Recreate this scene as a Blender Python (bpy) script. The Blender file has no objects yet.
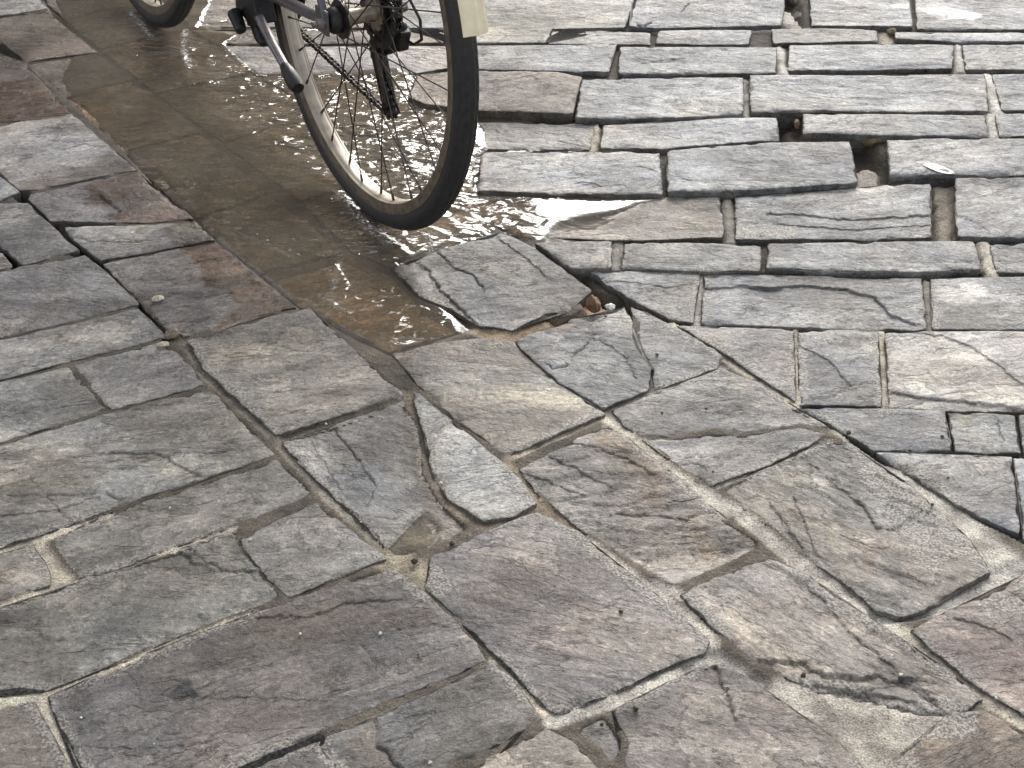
import bpy, math, random
import numpy as np
from mathutils import Vector, Matrix
from mathutils.geometry import delaunay_2d_cdt

# ------------------------------------------------------------------ camera, sky, sun, exposure
scene = bpy.context.scene
COL = scene.collection
F, PITCH, ROLL, CAMH = 1538.7, 0.58996, 0.00961, 1.2056
cp, sp, cr, sr = math.cos(PITCH), math.sin(PITCH), math.cos(ROLL), math.sin(ROLL)
_r = np.array([1, 0, 0.]); _f = np.array([0, cp, -sp]); _u = np.array([0, sp, cp])
CAM_R = np.array([cr*_r + sr*_u, -sr*_r + cr*_u, _f])      # rows: right, up, forward
cam_data = bpy.data.cameras.new('camera'); cam = bpy.data.objects.new('camera', cam_data); COL.objects.link(cam)
m = Matrix.Identity(4)
for i in range(3):
    m[i][0] = CAM_R[0][i]; m[i][1] = CAM_R[1][i]; m[i][2] = -CAM_R[2][i]
m[2][3] = CAMH
cam.matrix_world = m
cam_data.sensor_width = 36; cam_data.lens = F/1024*36; cam_data.clip_start = 0.02; cam_data.clip_end = 500
scene.camera = cam

SUN_EL, SUN_AZ = math.radians(31), math.radians(8)          # azimuth from +Y towards +X: ahead, veiled by thin cloud
world = bpy.data.worlds.new('World'); scene.world = world; world.use_nodes = True
wn = world.node_tree; wn.nodes.clear()
sky = wn.nodes.new('ShaderNodeTexSky'); sky.sky_type = 'NISHITA'; sky.sun_disc = False
sky.sun_elevation = SUN_EL; sky.sun_rotation = SUN_AZ; sky.air_density = 1.0; sky.dust_density = 4.0; sky.ozone_density = 0.6
bgn = wn.nodes.new('ShaderNodeBackground'); bgn.inputs['Strength'].default_value = 0.15
hs = wn.nodes.new('ShaderNodeHueSaturation'); hs.inputs['Saturation'].default_value = 0.30
won = wn.nodes.new('ShaderNodeOutputWorld')
wn.links.new(sky.outputs[0], hs.inputs['Color']); wn.links.new(hs.outputs[0], bgn.inputs[0]); wn.links.new(bgn.outputs[0], won.inputs[0])
sun_d = bpy.data.lights.new('sun', 'SUN'); sun_d.energy = 0.5; sun_d.angle = math.radians(16); sun_d.color = (1, 0.985, 0.97)
sun = bpy.data.objects.new('sun', sun_d); COL.objects.link(sun)
sd = Vector((math.sin(SUN_AZ)*math.cos(SUN_EL), math.cos(SUN_AZ)*math.cos(SUN_EL), math.sin(SUN_EL)))
sun.rotation_euler = sd.to_track_quat('Z', 'Y').to_euler(); sun.location = sd*8
vs = scene.view_settings
scene.display_settings.display_device = 'sRGB'
vs.view_transform = 'Standard'; vs.look = 'None'; vs.gamma = 1.0; vs.use_curve_mapping = False; vs.exposure = 1.04

# ------------------------------------------------------------------ helpers
def unproj(px, z=0.0):
    px = np.atleast_2d(np.asarray(px, float))
    d = np.stack([(px[:, 0]-512)/F, -(px[:, 1]-384)/F, np.ones(len(px))], 1) @ CAM_R
    t = (z-CAMH)/d[:, 2]
    return np.array([0, 0, CAMH]) + d*t[:, None]

def unproj_plane(px, pl):
    """hit the plane z = pl0 + pl1*x + pl2*y"""
    px = np.atleast_2d(np.asarray(px, float))
    d = np.stack([(px[:, 0]-512)/F, -(px[:, 1]-384)/F, np.ones(len(px))], 1) @ CAM_R
    t = (pl[0]-CAMH)/(d[:, 2]-pl[1]*d[:, 0]-pl[2]*d[:, 1])
    return np.array([0, 0, CAMH]) + d*t[:, None]

def srgb(c):
    c = np.array(c, float)/255
    return np.where(c < .04045, c/12.92, ((c+.055)/1.055)**2.4)

def _hash(ix, iy, seed):
    h = (ix.astype(np.int64)*374761393 + iy.astype(np.int64)*668265263 + seed*1274126177) & 0xffffffff
    h = ((h ^ (h >> 13))*1103515245) & 0xffffffff
    h = h ^ (h >> 16)
    return (h & 0xffff)/65535.0

def vnoise(x, y, seed=0):
    ix = np.floor(x); iy = np.floor(y); fx = x-ix; fy = y-iy
    fx = fx*fx*fx*(fx*(fx*6-15)+10); fy = fy*fy*fy*(fy*(fy*6-15)+10)
    a = _hash(ix, iy, seed); b = _hash(ix+1, iy, seed); c = _hash(ix, iy+1, seed); d = _hash(ix+1, iy+1, seed)
    return (a*(1-fx)+b*fx)*(1-fy)+(c*(1-fx)+d*fx)*fy

def fbm(x, y, seed=0, octv=4, gain=.5):
    s = 0; a = 1; n = 0
    for o in range(octv):
        s = s + a*vnoise(x*2**o+o*17.3, y*2**o+o*9.1, seed+o*7); n += a; a *= gain
    return s/n

def smooth(a, b, x):
    t = np.clip((x-a)/(b-a), 0, 1)
    return t*t*(3-2*t)

def seg_dist(P, A, B):
    """distance from points P (n,2) to one segment, and the side sign"""
    d = B-A; L = d@d+1e-12
    t = np.clip(((P-A)@d)/L, 0, 1)
    q = P-(A+t[:, None]*d)
    return np.hypot(q[:, 0], q[:, 1]), np.sign(d[0]*(P[:, 1]-A[1])-d[1]*(P[:, 0]-A[0]))

def line_dist(P, line):
    best = np.full(len(P), 9.); sg = np.zeros(len(P))
    for A, B in zip(line[:-1], line[1:]):
        d, s = seg_dist(P, A, B)
        k = d < best
        best[k] = d[k]; sg[k] = s[k]
    return best, sg

def poly_dist(P, poly):
    """signed distance, positive inside"""
    ring = np.vstack([poly, poly[:1]])
    d, _ = line_dist(P, ring)
    ins = np.zeros(len(P), bool)
    for (x1, y1), (x2, y2) in zip(ring[:-1], ring[1:]):
        if y1 == y2: continue
        c = ((y1 > P[:, 1]) != (y2 > P[:, 1])) & (P[:, 0] < (x2-x1)*(P[:, 1]-y1)/(y2-y1)+x1)
        ins ^= c
    return np.where(ins, d, -d)

def resample(pts, step, closed):
    pts = np.asarray(pts, float)
    if closed: pts = np.vstack([pts, pts[:1]])
    out = []
    for a, b in zip(pts[:-1], pts[1:]):
        n = max(1, int(round(np.hypot(*(b-a))/step)))
        for k in range(n): out.append(a+(b-a)*k/n)
    if not closed: out.append(pts[-1])
    return np.array(out)

def tag(o, label=None, cat=None, group=None, kind=None):
    if label: o['label'] = label
    if cat: o['category'] = cat
    if group: o['group'] = group
    if kind: o['kind'] = kind
    return o

def link(name, mesh, mat=None, parent=None):
    o = bpy.data.objects.new(name, mesh); COL.objects.link(o)
    if mat: mesh.materials.append(mat)
    if parent: o.parent = parent
    return o

def set_attr(mesh, name, typ, arr):
    a = mesh.attributes.new(name, typ, 'POINT')
    key = {'FLOAT': 'value', 'FLOAT_VECTOR': 'vector', 'FLOAT_COLOR': 'color'}[typ]
    a.data.foreach_set(key, np.ascontiguousarray(arr, dtype=np.float32).ravel())

# ------------------------------------------------------------------ materials
class NT:
    def __init__(s, name):
        s.m = bpy.data.materials.new(name); s.m.use_nodes = True; s.t = s.m.node_tree; s.t.nodes.clear()
        s.out = s.n('OutputMaterial')
    def n(s, typ, **kw):
        nd = s.t.nodes.new('ShaderNode'+typ)
        for k, v in kw.items():
            if k in nd.inputs.keys() if hasattr(nd.inputs, 'keys') else False: s.set(nd.inputs[k], v)
            else: setattr(nd, k, v)
        return nd
    def set(s, sock, v):
        if isinstance(v, bpy.types.NodeSocket): s.t.links.new(v, sock)
        elif isinstance(v, bpy.types.Node): s.t.links.new(v.outputs[0], sock)
        elif isinstance(v, (tuple, list)) and sock.type == 'RGBA' and len(v) == 3: sock.default_value = (*v, 1)
        else: sock.default_value = v
    def math(s, op, a, b=None, c=None, clamp=False):
        nd = s.t.nodes.new('ShaderNodeMath'); nd.operation = op; nd.use_clamp = clamp
        s.set(nd.inputs[0], a)
        if b is not None: s.set(nd.inputs[1], b)
        if c is not None: s.set(nd.inputs[2], c)
        return nd.outputs[0]
    def sstep(s, v, lo, hi, to0=0., to1=1.):
        nd = s.t.nodes.new('ShaderNodeMapRange'); nd.interpolation_type = 'SMOOTHSTEP'
        s.set(nd.inputs[0], v)
        for i, q in enumerate((lo, hi, to0, to1)): s.set(nd.inputs[1+i], q)
        return nd.outputs[0]
    def mix(s, fac, a, b, mode='MIX'):
        nd = s.t.nodes.new('ShaderNodeMix'); nd.data_type = 'RGBA'; nd.blend_type = mode
        s.set(nd.inputs[0], fac); s.set(nd.inputs[6], a); s.set(nd.inputs[7], b)
        return nd.outputs[2]
    def mixf(s, fac, a, b):
        nd = s.t.nodes.new('ShaderNodeMix'); nd.data_type = 'FLOAT'
        s.set(nd.inputs[0], fac); s.set(nd.inputs[2], a); s.set(nd.inputs[3], b)
        return nd.outputs[0]
    def attr(s, name, out=2):
        nd = s.t.nodes.new('ShaderNodeAttribute'); nd.attribute_name = name
        return nd.outputs[out]
    def noise(s, vec, scale, detail=4, rough=.5, dist=0., out=0):
        nd = s.t.nodes.new('ShaderNodeTexNoise')
        s.set(nd.inputs['Vector'], vec); nd.inputs['Scale'].default_value = scale; nd.inputs['Detail'].default_value = detail
        nd.inputs['Roughness'].default_value = rough; nd.inputs['Distortion'].default_value = dist
        return nd.outputs[out]
    def vmul(s, vec, xyz):
        nd = s.t.nodes.new('ShaderNodeVectorMath'); nd.operation = 'MULTIPLY'
        s.set(nd.inputs[0], vec); nd.inputs[1].default_value = xyz
        return nd.outputs[0]
    def bump(s, h, dist, strength=1., normal=None):
        nd = s.t.nodes.new('ShaderNodeBump'); nd.inputs['Distance'].default_value = dist
        s.set(nd.inputs['Strength'], strength); s.set(nd.inputs['Height'], h)
        if normal is not None: s.set(nd.inputs['Normal'], normal)
        return nd.outputs[0]
    def principled(s, **kw):
        nd = s.t.nodes.new('ShaderNodeBsdfPrincipled')
        for k, v in kw.items(): s.set(nd.inputs[k.replace('_', ' ')], v)
        s.t.links.new(nd.outputs[0], s.out.inputs[0])
        return nd

def stone_material():
    s = NT('riven_sandstone')
    tc = s.attr('tc', 1); col = s.attr('col', 0)
    wet = s.attr('wet'); dirt = s.attr('dirt'); grit = s.attr('grit')
    flat = s.vmul(tc, (.38, 1, 1))
    # riven layers: steps along a stretched noise, each edge darkened for dirt and ledge shade
    big = s.noise(flat, 7.0, 7, .56, .35)
    lv = s.math('MULTIPLY', big, 9.0); fr = s.math('FRACT', lv); fl = s.math('FLOOR', lv)
    st = s.sstep(fr, .40, .50)
    terr = s.math('DIVIDE', s.math('ADD', fl, st), 9.0)
    edge = s.math('SUBTRACT', s.sstep(fr, .37, .44), s.sstep(fr, .46, .53))
    gate = s.sstep(s.noise(tc, 9.0, 3, .5), .46, .64)
    edge = s.math('MULTIPLY', edge, gate)
    fine = s.noise(s.vmul(tc, (.7, 1, 1)), 60, 8, .66)
    grain = s.noise(tc, 420, 3, .6)
    streak = s.noise(s.vmul(tc, (.10, 1, 1)), 70, 5, .6, .6)
    mott = s.noise(s.vmul(tc, (.75, 1, 1)), 13, 7, .66, .8)
    # colour
    c = s.mix(s.sstep(mott, .34, .66), s.mix(1., col, (.70, .695, .69), 'MULTIPLY'), s.mix(1., col, (1.26, 1.245, 1.21), 'MULTIPLY'))
    c = s.mix(s.sstep(streak, .42, .68, 0, .3), c, s.mix(1., c, (.66, .64, .62), 'MULTIPLY'))
    c = s.mix(s.sstep(fine, .52, .72, 0, .6), c, s.mix(1., c, (1.5, 1.47, 1.40), 'MULTIPLY'))
    c = s.mix(s.sstep(fine, .46, .28, 0, .6), c, s.mix(1., c, (.5, .48, .46), 'MULTIPLY'))
    rl = s.math('ABSOLUTE', s.math('SUBTRACT', s.noise(s.vmul(tc, (.22, 1, 1)), 17, 6, .62, .9), .5))
    rg = s.sstep(s.noise(tc, 16, 3, .6), .44, .60)
    line = s.math('MULTIPLY', s.sstep(rl, .011, .002), rg)
    rl2 = s.math('ABSOLUTE', s.math('SUBTRACT', s.noise(s.vmul(tc, (.30, 1, 1)), 23, 7, .66, .7), .47))
    line2 = s.math('MULTIPLY', s.sstep(rl2, .016, .003), s.sstep(s.noise(tc, 21, 3, .6), .48, .62))
    c = s.mix(s.math('MULTIPLY', line, .7), c, s.mix(1., c, (.30, .28, .26), 'MULTIPLY'))
    c = s.mix(s.math('MULTIPLY', line2, .5), c, s.mix(1., c, (1.7, 1.65, 1.55), 'MULTIPLY'))
    vf = s.noise(s.vmul(tc, (.85, 1, 1)), 150, 6, .75)
    c = s.mix(s.sstep(vf, .53, .64, 0, .7), c, s.mix(1., c, (1.75, 1.74, 1.70), 'MULTIPLY'))
    c = s.mix(s.sstep(vf, .47, .36, 0, .7), c, s.mix(1., c, (.42, .40, .38), 'MULTIPLY'))
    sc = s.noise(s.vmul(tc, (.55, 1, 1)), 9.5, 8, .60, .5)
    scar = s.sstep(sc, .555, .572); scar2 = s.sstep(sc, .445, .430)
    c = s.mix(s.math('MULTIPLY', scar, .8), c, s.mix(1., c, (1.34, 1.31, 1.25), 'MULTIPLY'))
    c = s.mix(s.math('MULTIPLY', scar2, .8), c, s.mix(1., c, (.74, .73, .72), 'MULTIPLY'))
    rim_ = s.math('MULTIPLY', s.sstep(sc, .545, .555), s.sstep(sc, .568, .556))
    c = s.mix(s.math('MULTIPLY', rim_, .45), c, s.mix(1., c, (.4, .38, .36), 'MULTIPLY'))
    blot = s.noise(tc, 33, 7, .72, .8)
    c = s.mix(s.sstep(blot, .54, .66, 0, .55), c, s.mix(1., c, (1.45, 1.42, 1.34), 'MULTIPLY'))
    c = s.mix(s.sstep(blot, .46, .34, 0, .55), c, s.mix(1., c, (.60, .58, .55), 'MULTIPLY'))
    c = s.mix(s.sstep(grain, .5, .72, 0, .6), c, s.mix(1., c, (1.45, 1.43, 1.4), 'MULTIPLY'))
    c = s.mix(s.sstep(grain, .46, .28, 0, .6), c, s.mix(1., c, (.5, .5, .5), 'MULTIPLY'))
    c = s.mix(s.math('MULTIPLY', edge, .55), c, (.05, .045, .04))
    # cement dust and grit trodden over the edges
    gn = s.math('MULTIPLY', s.sstep(s.math('ADD', s.math('MULTIPLY', s.noise(tc, 75, 5, .7), .75), s.math('MULTIPLY', grit, .5)), .52, .72), s.sstep(grit, 0, .25))
    c = s.mix(s.math('MULTIPLY', gn, .75), c, s.mix(s.sstep(s.noise(tc, 300, 2, .6), .40, .60), (.13, .12, .105), (.42, .395, .345)))
    c = s.mix(s.math('MULTIPLY', dirt, .8, clamp=True), c, (.035, .030, .025))  # this attribute holds dirt plus the shade painted along ledges
    wetc = s.mix(1., c, (.72, .64, .55), 'MULTIPLY')
    c = s.mix(wet, c, wetc)
    rough = s.mixf(wet, s.sstep(fine, .3, .7, .50, .72), .20)
    b1 = s.bump(terr, .0075, .7); b1 = s.bump(s.math('SUBTRACT', scar, scar2), -.0016, .8, b1)
    b2 = s.bump(fine, .0042, .8, b1); b2 = s.bump(blot, .0045, .9, b2)
    b2 = s.bump(streak, .0016, .5, b2)
    b3 = s.bump(s.noise(tc, 190, 5, .65), .0013, s.mixf(wet, 1., .3), b2)
    b3 = s.bump(line, -.0014, .9, b3); b3 = s.bump(vf, .0013, .9, b3)
    b4 = s.bump(gn, .0012, .7, b3)
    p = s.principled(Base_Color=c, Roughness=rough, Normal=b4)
    p.inputs['IOR'].default_value = 1.45; p.inputs['Specular IOR Level'].default_value = .38
    return s.m

def bedding_material():
    s = NT('mortar_and_sand')
    tc = s.attr('tc', 1); col = s.attr('col', 0); wet = s.attr('wet')
    a = s.noise(tc, 130, 5, .7); g = s.noise(tc, 420, 3, .6); b = s.noise(tc, 28, 5, .6)
    c = s.mix(s.sstep(b, .35, .65), s.mix(1., col, (.62, .6, .58), 'MULTIPLY'), s.mix(1., col, (1.2, 1.18, 1.12), 'MULTIPLY'))
    c = s.mix(s.sstep(g, .53, .66, 0, .8), c, s.mix(1., c, (1.7, 1.66, 1.6), 'MULTIPLY'))
    c = s.mix(s.sstep(g, .47, .34, 0, .8), c, s.mix(1., c, (.35, .33, .3), 'MULTIPLY'))
    c = s.mix(wet, c, s.mix(1., c, (.5, .43, .36), 'MULTIPLY'))
    n = s.bump(b, .010, .7); n = s.bump(a, .005, .9, n); n = s.bump(g, .0016, .9, n)
    s.principled(Base_Color=c, Roughness=s.mixf(wet, .85, .3), Normal=n)
    return s.m

def water_material():
    s = NT('murky_water')
    geo = s.n('NewGeometry'); pos = geo.outputs['Position']
    turb = s.attr('turb'); foam = s.attr('foam'); murk = s.attr('murk')
    rot = s.t.nodes.new('ShaderNodeMapping'); s.set(rot.inputs[0], pos); rot.inputs['Scale'].default_value = (.45, 1, 1)
    w1 = s.noise(rot.outputs[0], 30, 1, .4, 1.4); w2 = s.noise(rot.outputs[0], 78, 1, .4, 1.0)
    calm = s.noise(pos, 12, 3, .5, .6)
    n = s.bump(w1, .016, turb); n = s.bump(w2, .0040, turb, n); n = s.bump(calm, .0035, .5, n)
    gl = s.n('BsdfGlossy'); gl.inputs['Roughness'].default_value = .03; s.set(gl.inputs['Normal'], n); gl.inputs['Color'].default_value = (1, 1, 1, 1)
    tr = s.n('BsdfTransparent'); tr.inputs['Color'].default_value = (.96, .92, .84, 1)
    df = s.n('BsdfDiffuse'); s.set(df.inputs['Color'], s.mix(s.sstep(s.noise(pos, 9, 4, .55, .8), .35, .65), (.46, .40, .31), (.64, .56, .44)))
    s.set(df.inputs['Normal'], n)
    body = s.n('MixShader'); s.set(body.inputs[0], murk); s.set(body.inputs[1], tr); s.set(body.inputs[2], df)
    fr = s.n('Fresnel'); fr.inputs['IOR'].default_value = 1.36; s.set(fr.inputs['Normal'], n)
    srf = s.n('MixShader'); s.set(srf.inputs[0], fr); s.set(srf.inputs[1], body); s.set(srf.inputs[2], gl)
    fd = s.n('BsdfDiffuse'); fd.inputs['Color'].default_value = (.72, .71, .68, 1)  # white streaks: churned bubbles plus glints painted on the wave crests
    fn = s.math('MULTIPLY', foam, s.sstep(s.noise(pos, 190, 3, .6), .46, .60))
    fin = s.n('MixShader'); s.set(fin.inputs[0], fn); s.set(fin.inputs[1], srf); s.set(fin.inputs[2], fd)
    s.t.links.new(fin.outputs[0], s.out.inputs[0])
    return s.m

def outer_paving_material():
    s = NT('paving_beyond')
    geo = s.n('NewGeometry'); pos = geo.outputs['Position']
    mp = s.t.nodes.new('ShaderNodeMapping'); s.set(mp.inputs[0], pos); mp.inputs['Rotation'].default_value = (0, 0, .12)
    br = s.n('TexBrick'); s.set(br.inputs['Vector'], mp.outputs[0]); br.inputs['Scale'].default_value = 1
    br.inputs['Color1'].default_value = (.135, .130, .120, 1); br.inputs['Color2'].default_value = (.19, .185, .175, 1); br.inputs['Mortar'].default_value = (.05, .045, .04, 1)
    br.inputs['Brick Width'].default_value = .34; br.inputs['Row Height'].default_value = .17; br.inputs['Mortar Size'].default_value = .006; br.inputs['Mortar Smooth'].default_value = .3
    n1 = s.noise(pos, 14, 7, .62, .4); n2 = s.noise(pos, 160, 5, .65)
    c = s.mix(s.sstep(n1, .35, .65), s.mix(1., br.outputs[0], (.62, .62, .62), 'MULTIPLY'), s.mix(1., br.outputs[0], (1.3, 1.29, 1.26), 'MULTIPLY'))
    c = s.mix(s.sstep(n2, .45, .6, 0, .6), c, s.mix(1., c, (1.5, 1.5, 1.45), 'MULTIPLY')); c = s.mix(s.sstep(n2, .5, .38, 0, .6), c, s.mix(1., c, (.5, .5, .5), 'MULTIPLY'))
    n = s.bump(br.outputs[1], -.008, 1.); n = s.bump(n1, .01, .7, n); n = s.bump(n2, .002, .8, n)
    s.principled(Base_Color=c, Roughness=.65, Normal=n)
    return s.m

def plain(name, color, rough=.5, metal=0., noise_amt=.25, nscale=60, bump=.0005, coat=0.):
    s = NT(name)
    tcn = s.n('TexCoord'); v = tcn.outputs['Object']
    a = s.noise(v, nscale, 5, .6)
    lo = tuple(x*(1-noise_amt) for x in color); hi = tuple(min(1, x*(1+noise_amt)) for x in color)
    p = s.principled(Base_Color=s.mix(s.sstep(a, .35, .65), lo, hi), Roughness=s.sstep(a, .3, .7, max(.05, rough-.1), min(1, rough+.1)),
                     Metallic=metal, Normal=s.bump(s.noise(v, nscale*4, 3, .6), bump, .6))
    p.inputs['Coat Weight'].default_value = coat
    return s.m

M_STONE = stone_material(); M_BED = bedding_material(); M_WATER = water_material()

#%% LAYOUT
# ------------------------------------------------------------------ traced layout (outline of each slab on the ground)
K_ALB = np.array((.985, 1.0, 1.035))
G = {}
slabs = []
def S(label, rgb, pts, z=0., tilt=None, relief=1., wet=0., ang=None, thick=.045):
    slabs.append(dict(label=label, rgb=rgb, pts=pts, z=z, tilt=tilt, relief=relief, wet=wet, ang=ang, thick=thick))

AL = math.radians(-57); BL = math.radians(-3)
# --- upper left and flooded lane
S('pale wet slab cut off by the top left corner of the photo', (165,165,163), [(-60,-36),(20,-36),(40,1),(46,8),(30,11),(0,15),(-60,24)], wet=.3)
S('damp brown slab just below the pale slab in the top left corner', (128,108,86), [(-60,28),(0,18),(46,12),(96,52),(62,56),(26,61),(0,40),(-60,-4)], wet=.55)
S('small sliver of brown slab on the left edge above the wet brown slab', (125,112,98), [(-60,-2),(0,45),(21,62),(0,65),(-60,76)], wet=.4)
S('wet reddish brown slab on the left edge above the large pale grey one', (118,96,82), [(-60,80),(0,68),(24,64),(69,112),(0,122),(-60,132)], wet=.5)
S('large pale grey slab with damp lower edge, left of the flooded lane', (150,143,138), [(-60,136),(0,125),(71,114),(116,153),(135,169),(80,180),(32,190),(20,189),(0,172),(-60,118)])
S('wet slab at the left shore of the water, under the front wheel side', (122,110,94), [(27,63),(98,53),(131,80),(62,93)], z=-.003, wet=.6)
S('thinly flooded brown slab left of the curved ripple line', (122,106,86), [(64,96),(130,82),(152,93),(199,131),(160,141),(121,150)], z=-.005, wet=.8)
S('flooded slab below the curved ripple line, beside the damp pinkish slab', (112,100,82), [(123,152),(160,143),(201,134),(266,192),(197,216),(160,189)], z=-.007, wet=.9)
S('flooded slab with a bright curved ripple line, above the half dry slab', (112,100,82), [(198,220),(268,195),(344,250),(258,272)], z=-.008, wet=1)
S('sunken slab under clear brown water beside the upheaved slab', (146,126,96), [(262,275),(345,253),(392,278),(420,300),(448,312),(472,327),(430,338),(388,350),(330,318),(310,306),(299,305)], z=-.016, wet=1, relief=1.5)
S('flooded slab at the top edge between the pale corner slab and front wheel', (130,114,92), [(49,5),(30,-36),(96,-36),(148,-2),(184,28),(146,36),(101,48)], z=-.004, wet=.7)
S('flooded slab directly in front of the front wheel', (112,100,84), [(103,50),(148,38),(188,31),(251,71),(200,82),(156,92)], z=-.007, wet=1)
S('flooded slab under calm water left of the bright ripples', (108,96,80), [(158,95),(202,84),(254,75),(317,114),(270,126),(224,141)], z=-.008, wet=1)
S('flooded slab left of the rear tyre, in the dark bicycle reflection', (108,96,80), [(225,144),(272,128),(320,117),(398,166),(350,182),(302,200)], z=-.008, wet=1)
S('flooded slab under the rear tyre', (112,100,82), [(304,203),(352,184),(402,168),(470,210),(498,229),(436,250),(392,266),(350,249)], z=-.008, wet=1)
# --- row band of the left column
S('damp slab with a reddish brown wet half, below the large pale grey slab', (136,124,118), [(32,194),(82,183),(136,172),(160,192),(192,218),(155,222),(107,221),(51,220),(30,199)])
S('narrow flaked slab with a black open joint on its left', (132,126,118), [(66,227),(140,225),(195,222),(214,239),(178,246),(121,256),(101,259),(74,239)], z=.003)
S('slab with a tiny cream stone on it and a dark wet right half', (140,127,114), [(104,264),(180,248),(216,243),(256,275),(295,306),(255,316),(214,331),(184,335),(165,325),(139,299)])
S('little pale slab corner at the left edge beside the first black joint', (150,146,140), [(-60,150),(0,177),(20,192),(0,199),(-60,212)])
S('grey slab with a small hollow near the left edge, over the black joint', (132,124,116), [(-60,210),(0,203),(26,203),(44,220),(79,250),(23,265),(0,243),(-60,200)])
S('tiny slab corner at the left edge below the black joint', (135,128,120), [(-60,225),(0,252),(11,267),(0,269),(-60,282)])
S('wide slab on the left edge with a faint oval hollow', (138,130,123), [(-60,286),(0,271),(84,255),(100,267),(138,304),(70,321),(0,337),(-60,352)])
S('long low slab on the left edge pointing at the brown lump of stone', (134,129,122), [(-60,358),(0,341),(70,325),(138,308),(165,336),(120,348),(68,361),(0,379),(-60,394)])
S('rough crinkled slab on the left edge above the biggest pale slab', (140,134,122), [(-60,398),(0,383),(67,367),(104,409),(60,423),(0,441),(-60,460)])
S('small slab just below the brown lump of stone', (137,128,117), [(73,365),(120,353),(158,343),(176,352),(204,384),(160,397),(111,408)])
S('large pale slab with a light scar across it, left of the middle', (146,139,125), [(-60,464),(0,446),(108,413),(160,400),(211,391),(240,420),(273,454),(240,466),(200,478),(122,503),(100,512),(50,530),(0,545),(-60,568)])
S('buff slab under the pale scarred slab, ending in a pale mortar joint', (140,129,111), [(51,539),(105,519),(122,508),(202,484),(276,460),(290,470),(314,494),(275,509),(234,524),(150,555),(98,573),(79,577),(62,558)])
S('small slab on the left edge enclosed by pale mortar', (132,124,112), [(-60,572),(0,554),(31,546),(42,560),(51,576),(48,584),(0,600),(-60,618)])
S('squarish slab left of the small grey puddles', (134,125,112), [(240,539),(278,520),(318,503),(345,527),(384,558),(336,577),(289,597),(262,570)])
S('long grey slab on the left with flaked ridges at its upper right end', (126,121,109), [(-60,628),(0,608),(55,591),(100,576),(150,560),(232,531),(248,553),(282,597),(256,607),(180,634),(100,668),(47,690),(20,686),(0,688),(-60,704)])
S('huge dark slab with a black blotch, bottom left', (110,101,95), [(48,696),(100,675),(180,641),(256,613),(288,602),(340,583),(389,566),(422,590),(456,622),(490,657),(440,680),(376,704),(300,739),(225,772),(150,830),(100,830),(84,768),(66,732)], relief=.8)
S('brownish slab filling the bottom left corner', (124,114,101), [(-60,742),(0,711),(34,702),(47,730),(64,760),(66,830),(-60,830)])
S('slab cut off by the bottom edge, right of the huge dark slab', (111,104,95), [(215,790),(256,768),(315,744),(338,774),(345,830),(190,830)])
S('grey slab with a cracked left corner, along the bottom of the huge dark slab', (124,118,109), [(320,741),(376,719),(440,690),(492,662),(510,678),(540,717),(508,738),(450,764),(430,830),(352,830),(340,770)])
S('streaky slab at the bottom edge left of the broken corner piece', (128,118,106), [(448,782),(512,745),(546,729),(572,741),(600,772),(620,830),(440,830)])
# --- middle lane
S('light rough slab whose corner touches the flood in the middle of the photo', (142,133,119), [(189,340),(215,333),(256,320),(309,309),(345,341),(402,394),(345,413),(277,434),(240,401),(206,369)])
S('smooth grey slab with a long crack, holding the two small puddles', (139,136,130), [(283,442),(330,427),(402,402),(410,410),(421,425),(424,448),(424,470),(441,500),(470,527),(445,542),(415,552),(393,554),(361,519),(317,479)], tilt=((300,450,.0),(390,550,-.003),(430,470,-.006)))
S('pointed broken piece right of the muddy channel', (140,137,130), [(414,391),(456,425),(502,463),(519,479),(535,503),(510,517),(484,520),(448,498),(431,468),(429,444),(421,421)])
S('large brownish square slab in the lower middle', (129,119,112), [(433,556),(475,536),(537,512),(575,531),(600,551),(634,578),(680,614),(709,641),(702,652),(652,672),(607,694),(558,712),(547,708),(522,680),(498,655),(441,601),(426,588)])
S('pinkish buff slab cut by the bottom edge with a dark split near its right', (142,127,112), [(613,711),(636,699),(667,683),(700,666),(716,662),(752,680),(790,708),(838,742),(868,775),(880,830),(650,830),(626,770),(630,742)])
S('small broken corner piece at the bottom beside the buff slab', (126,117,106), [(574,728),(604,712),(612,724),(626,742),(614,768),(600,750)], z=-.004)
S('buff slab with a green tint between the clear brown water and rippled slab', (142,133,115), [(394,353),(440,343),(478,337),(512,342),(534,362),(560,385),(604,413),(560,431),(506,454),(456,417),(418,384)])
S('strongly rippled buff slab in the centre right', (148,137,124), [(521,469),(560,448),(606,425),(618,430),(645,454),(685,482),(722,517),(764,545),(735,560),(701,575),(676,584),(654,574),(582,528),(540,494)], relief=2.0, ang=BL-.1)
S('long buff slab with a layered ragged lower edge, lower right', (146,134,120), [(681,593),(725,575),(768,558),(800,571),(832,594),(876,622),(905,640),(945,668),(982,698),(965,710),(946,715),(913,713),(868,700),(818,692),(798,680),(757,662),(714,626)], relief=1.3, ang=BL-.6)
S('brown slab in the bottom right corner below the reddish one', (138,116,98), [(952,713),(985,712),(1030,736),(1080,770),(1080,830),(900,830),(890,765),(920,745),(938,724)])
S('reddish slab on the right edge beside the gritty mortar', (150,127,112), [(913,630),(938,616),(975,601),(1024,575),(1090,545),(1090,750),(1024,714),(985,690),(948,662)], relief=1.2)
S('upheaved slab with a black gap under its left corner, right of the rear tyre', (124,120,115), [(393,268),(436,251),(501,232),(533,247),(590,290),(567,311),(545,313),(512,329),(481,325),(451,307),(421,296)], tilt=((395,268,.005),(500,232,.004),(560,312,.000)), relief=1.1)
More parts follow.
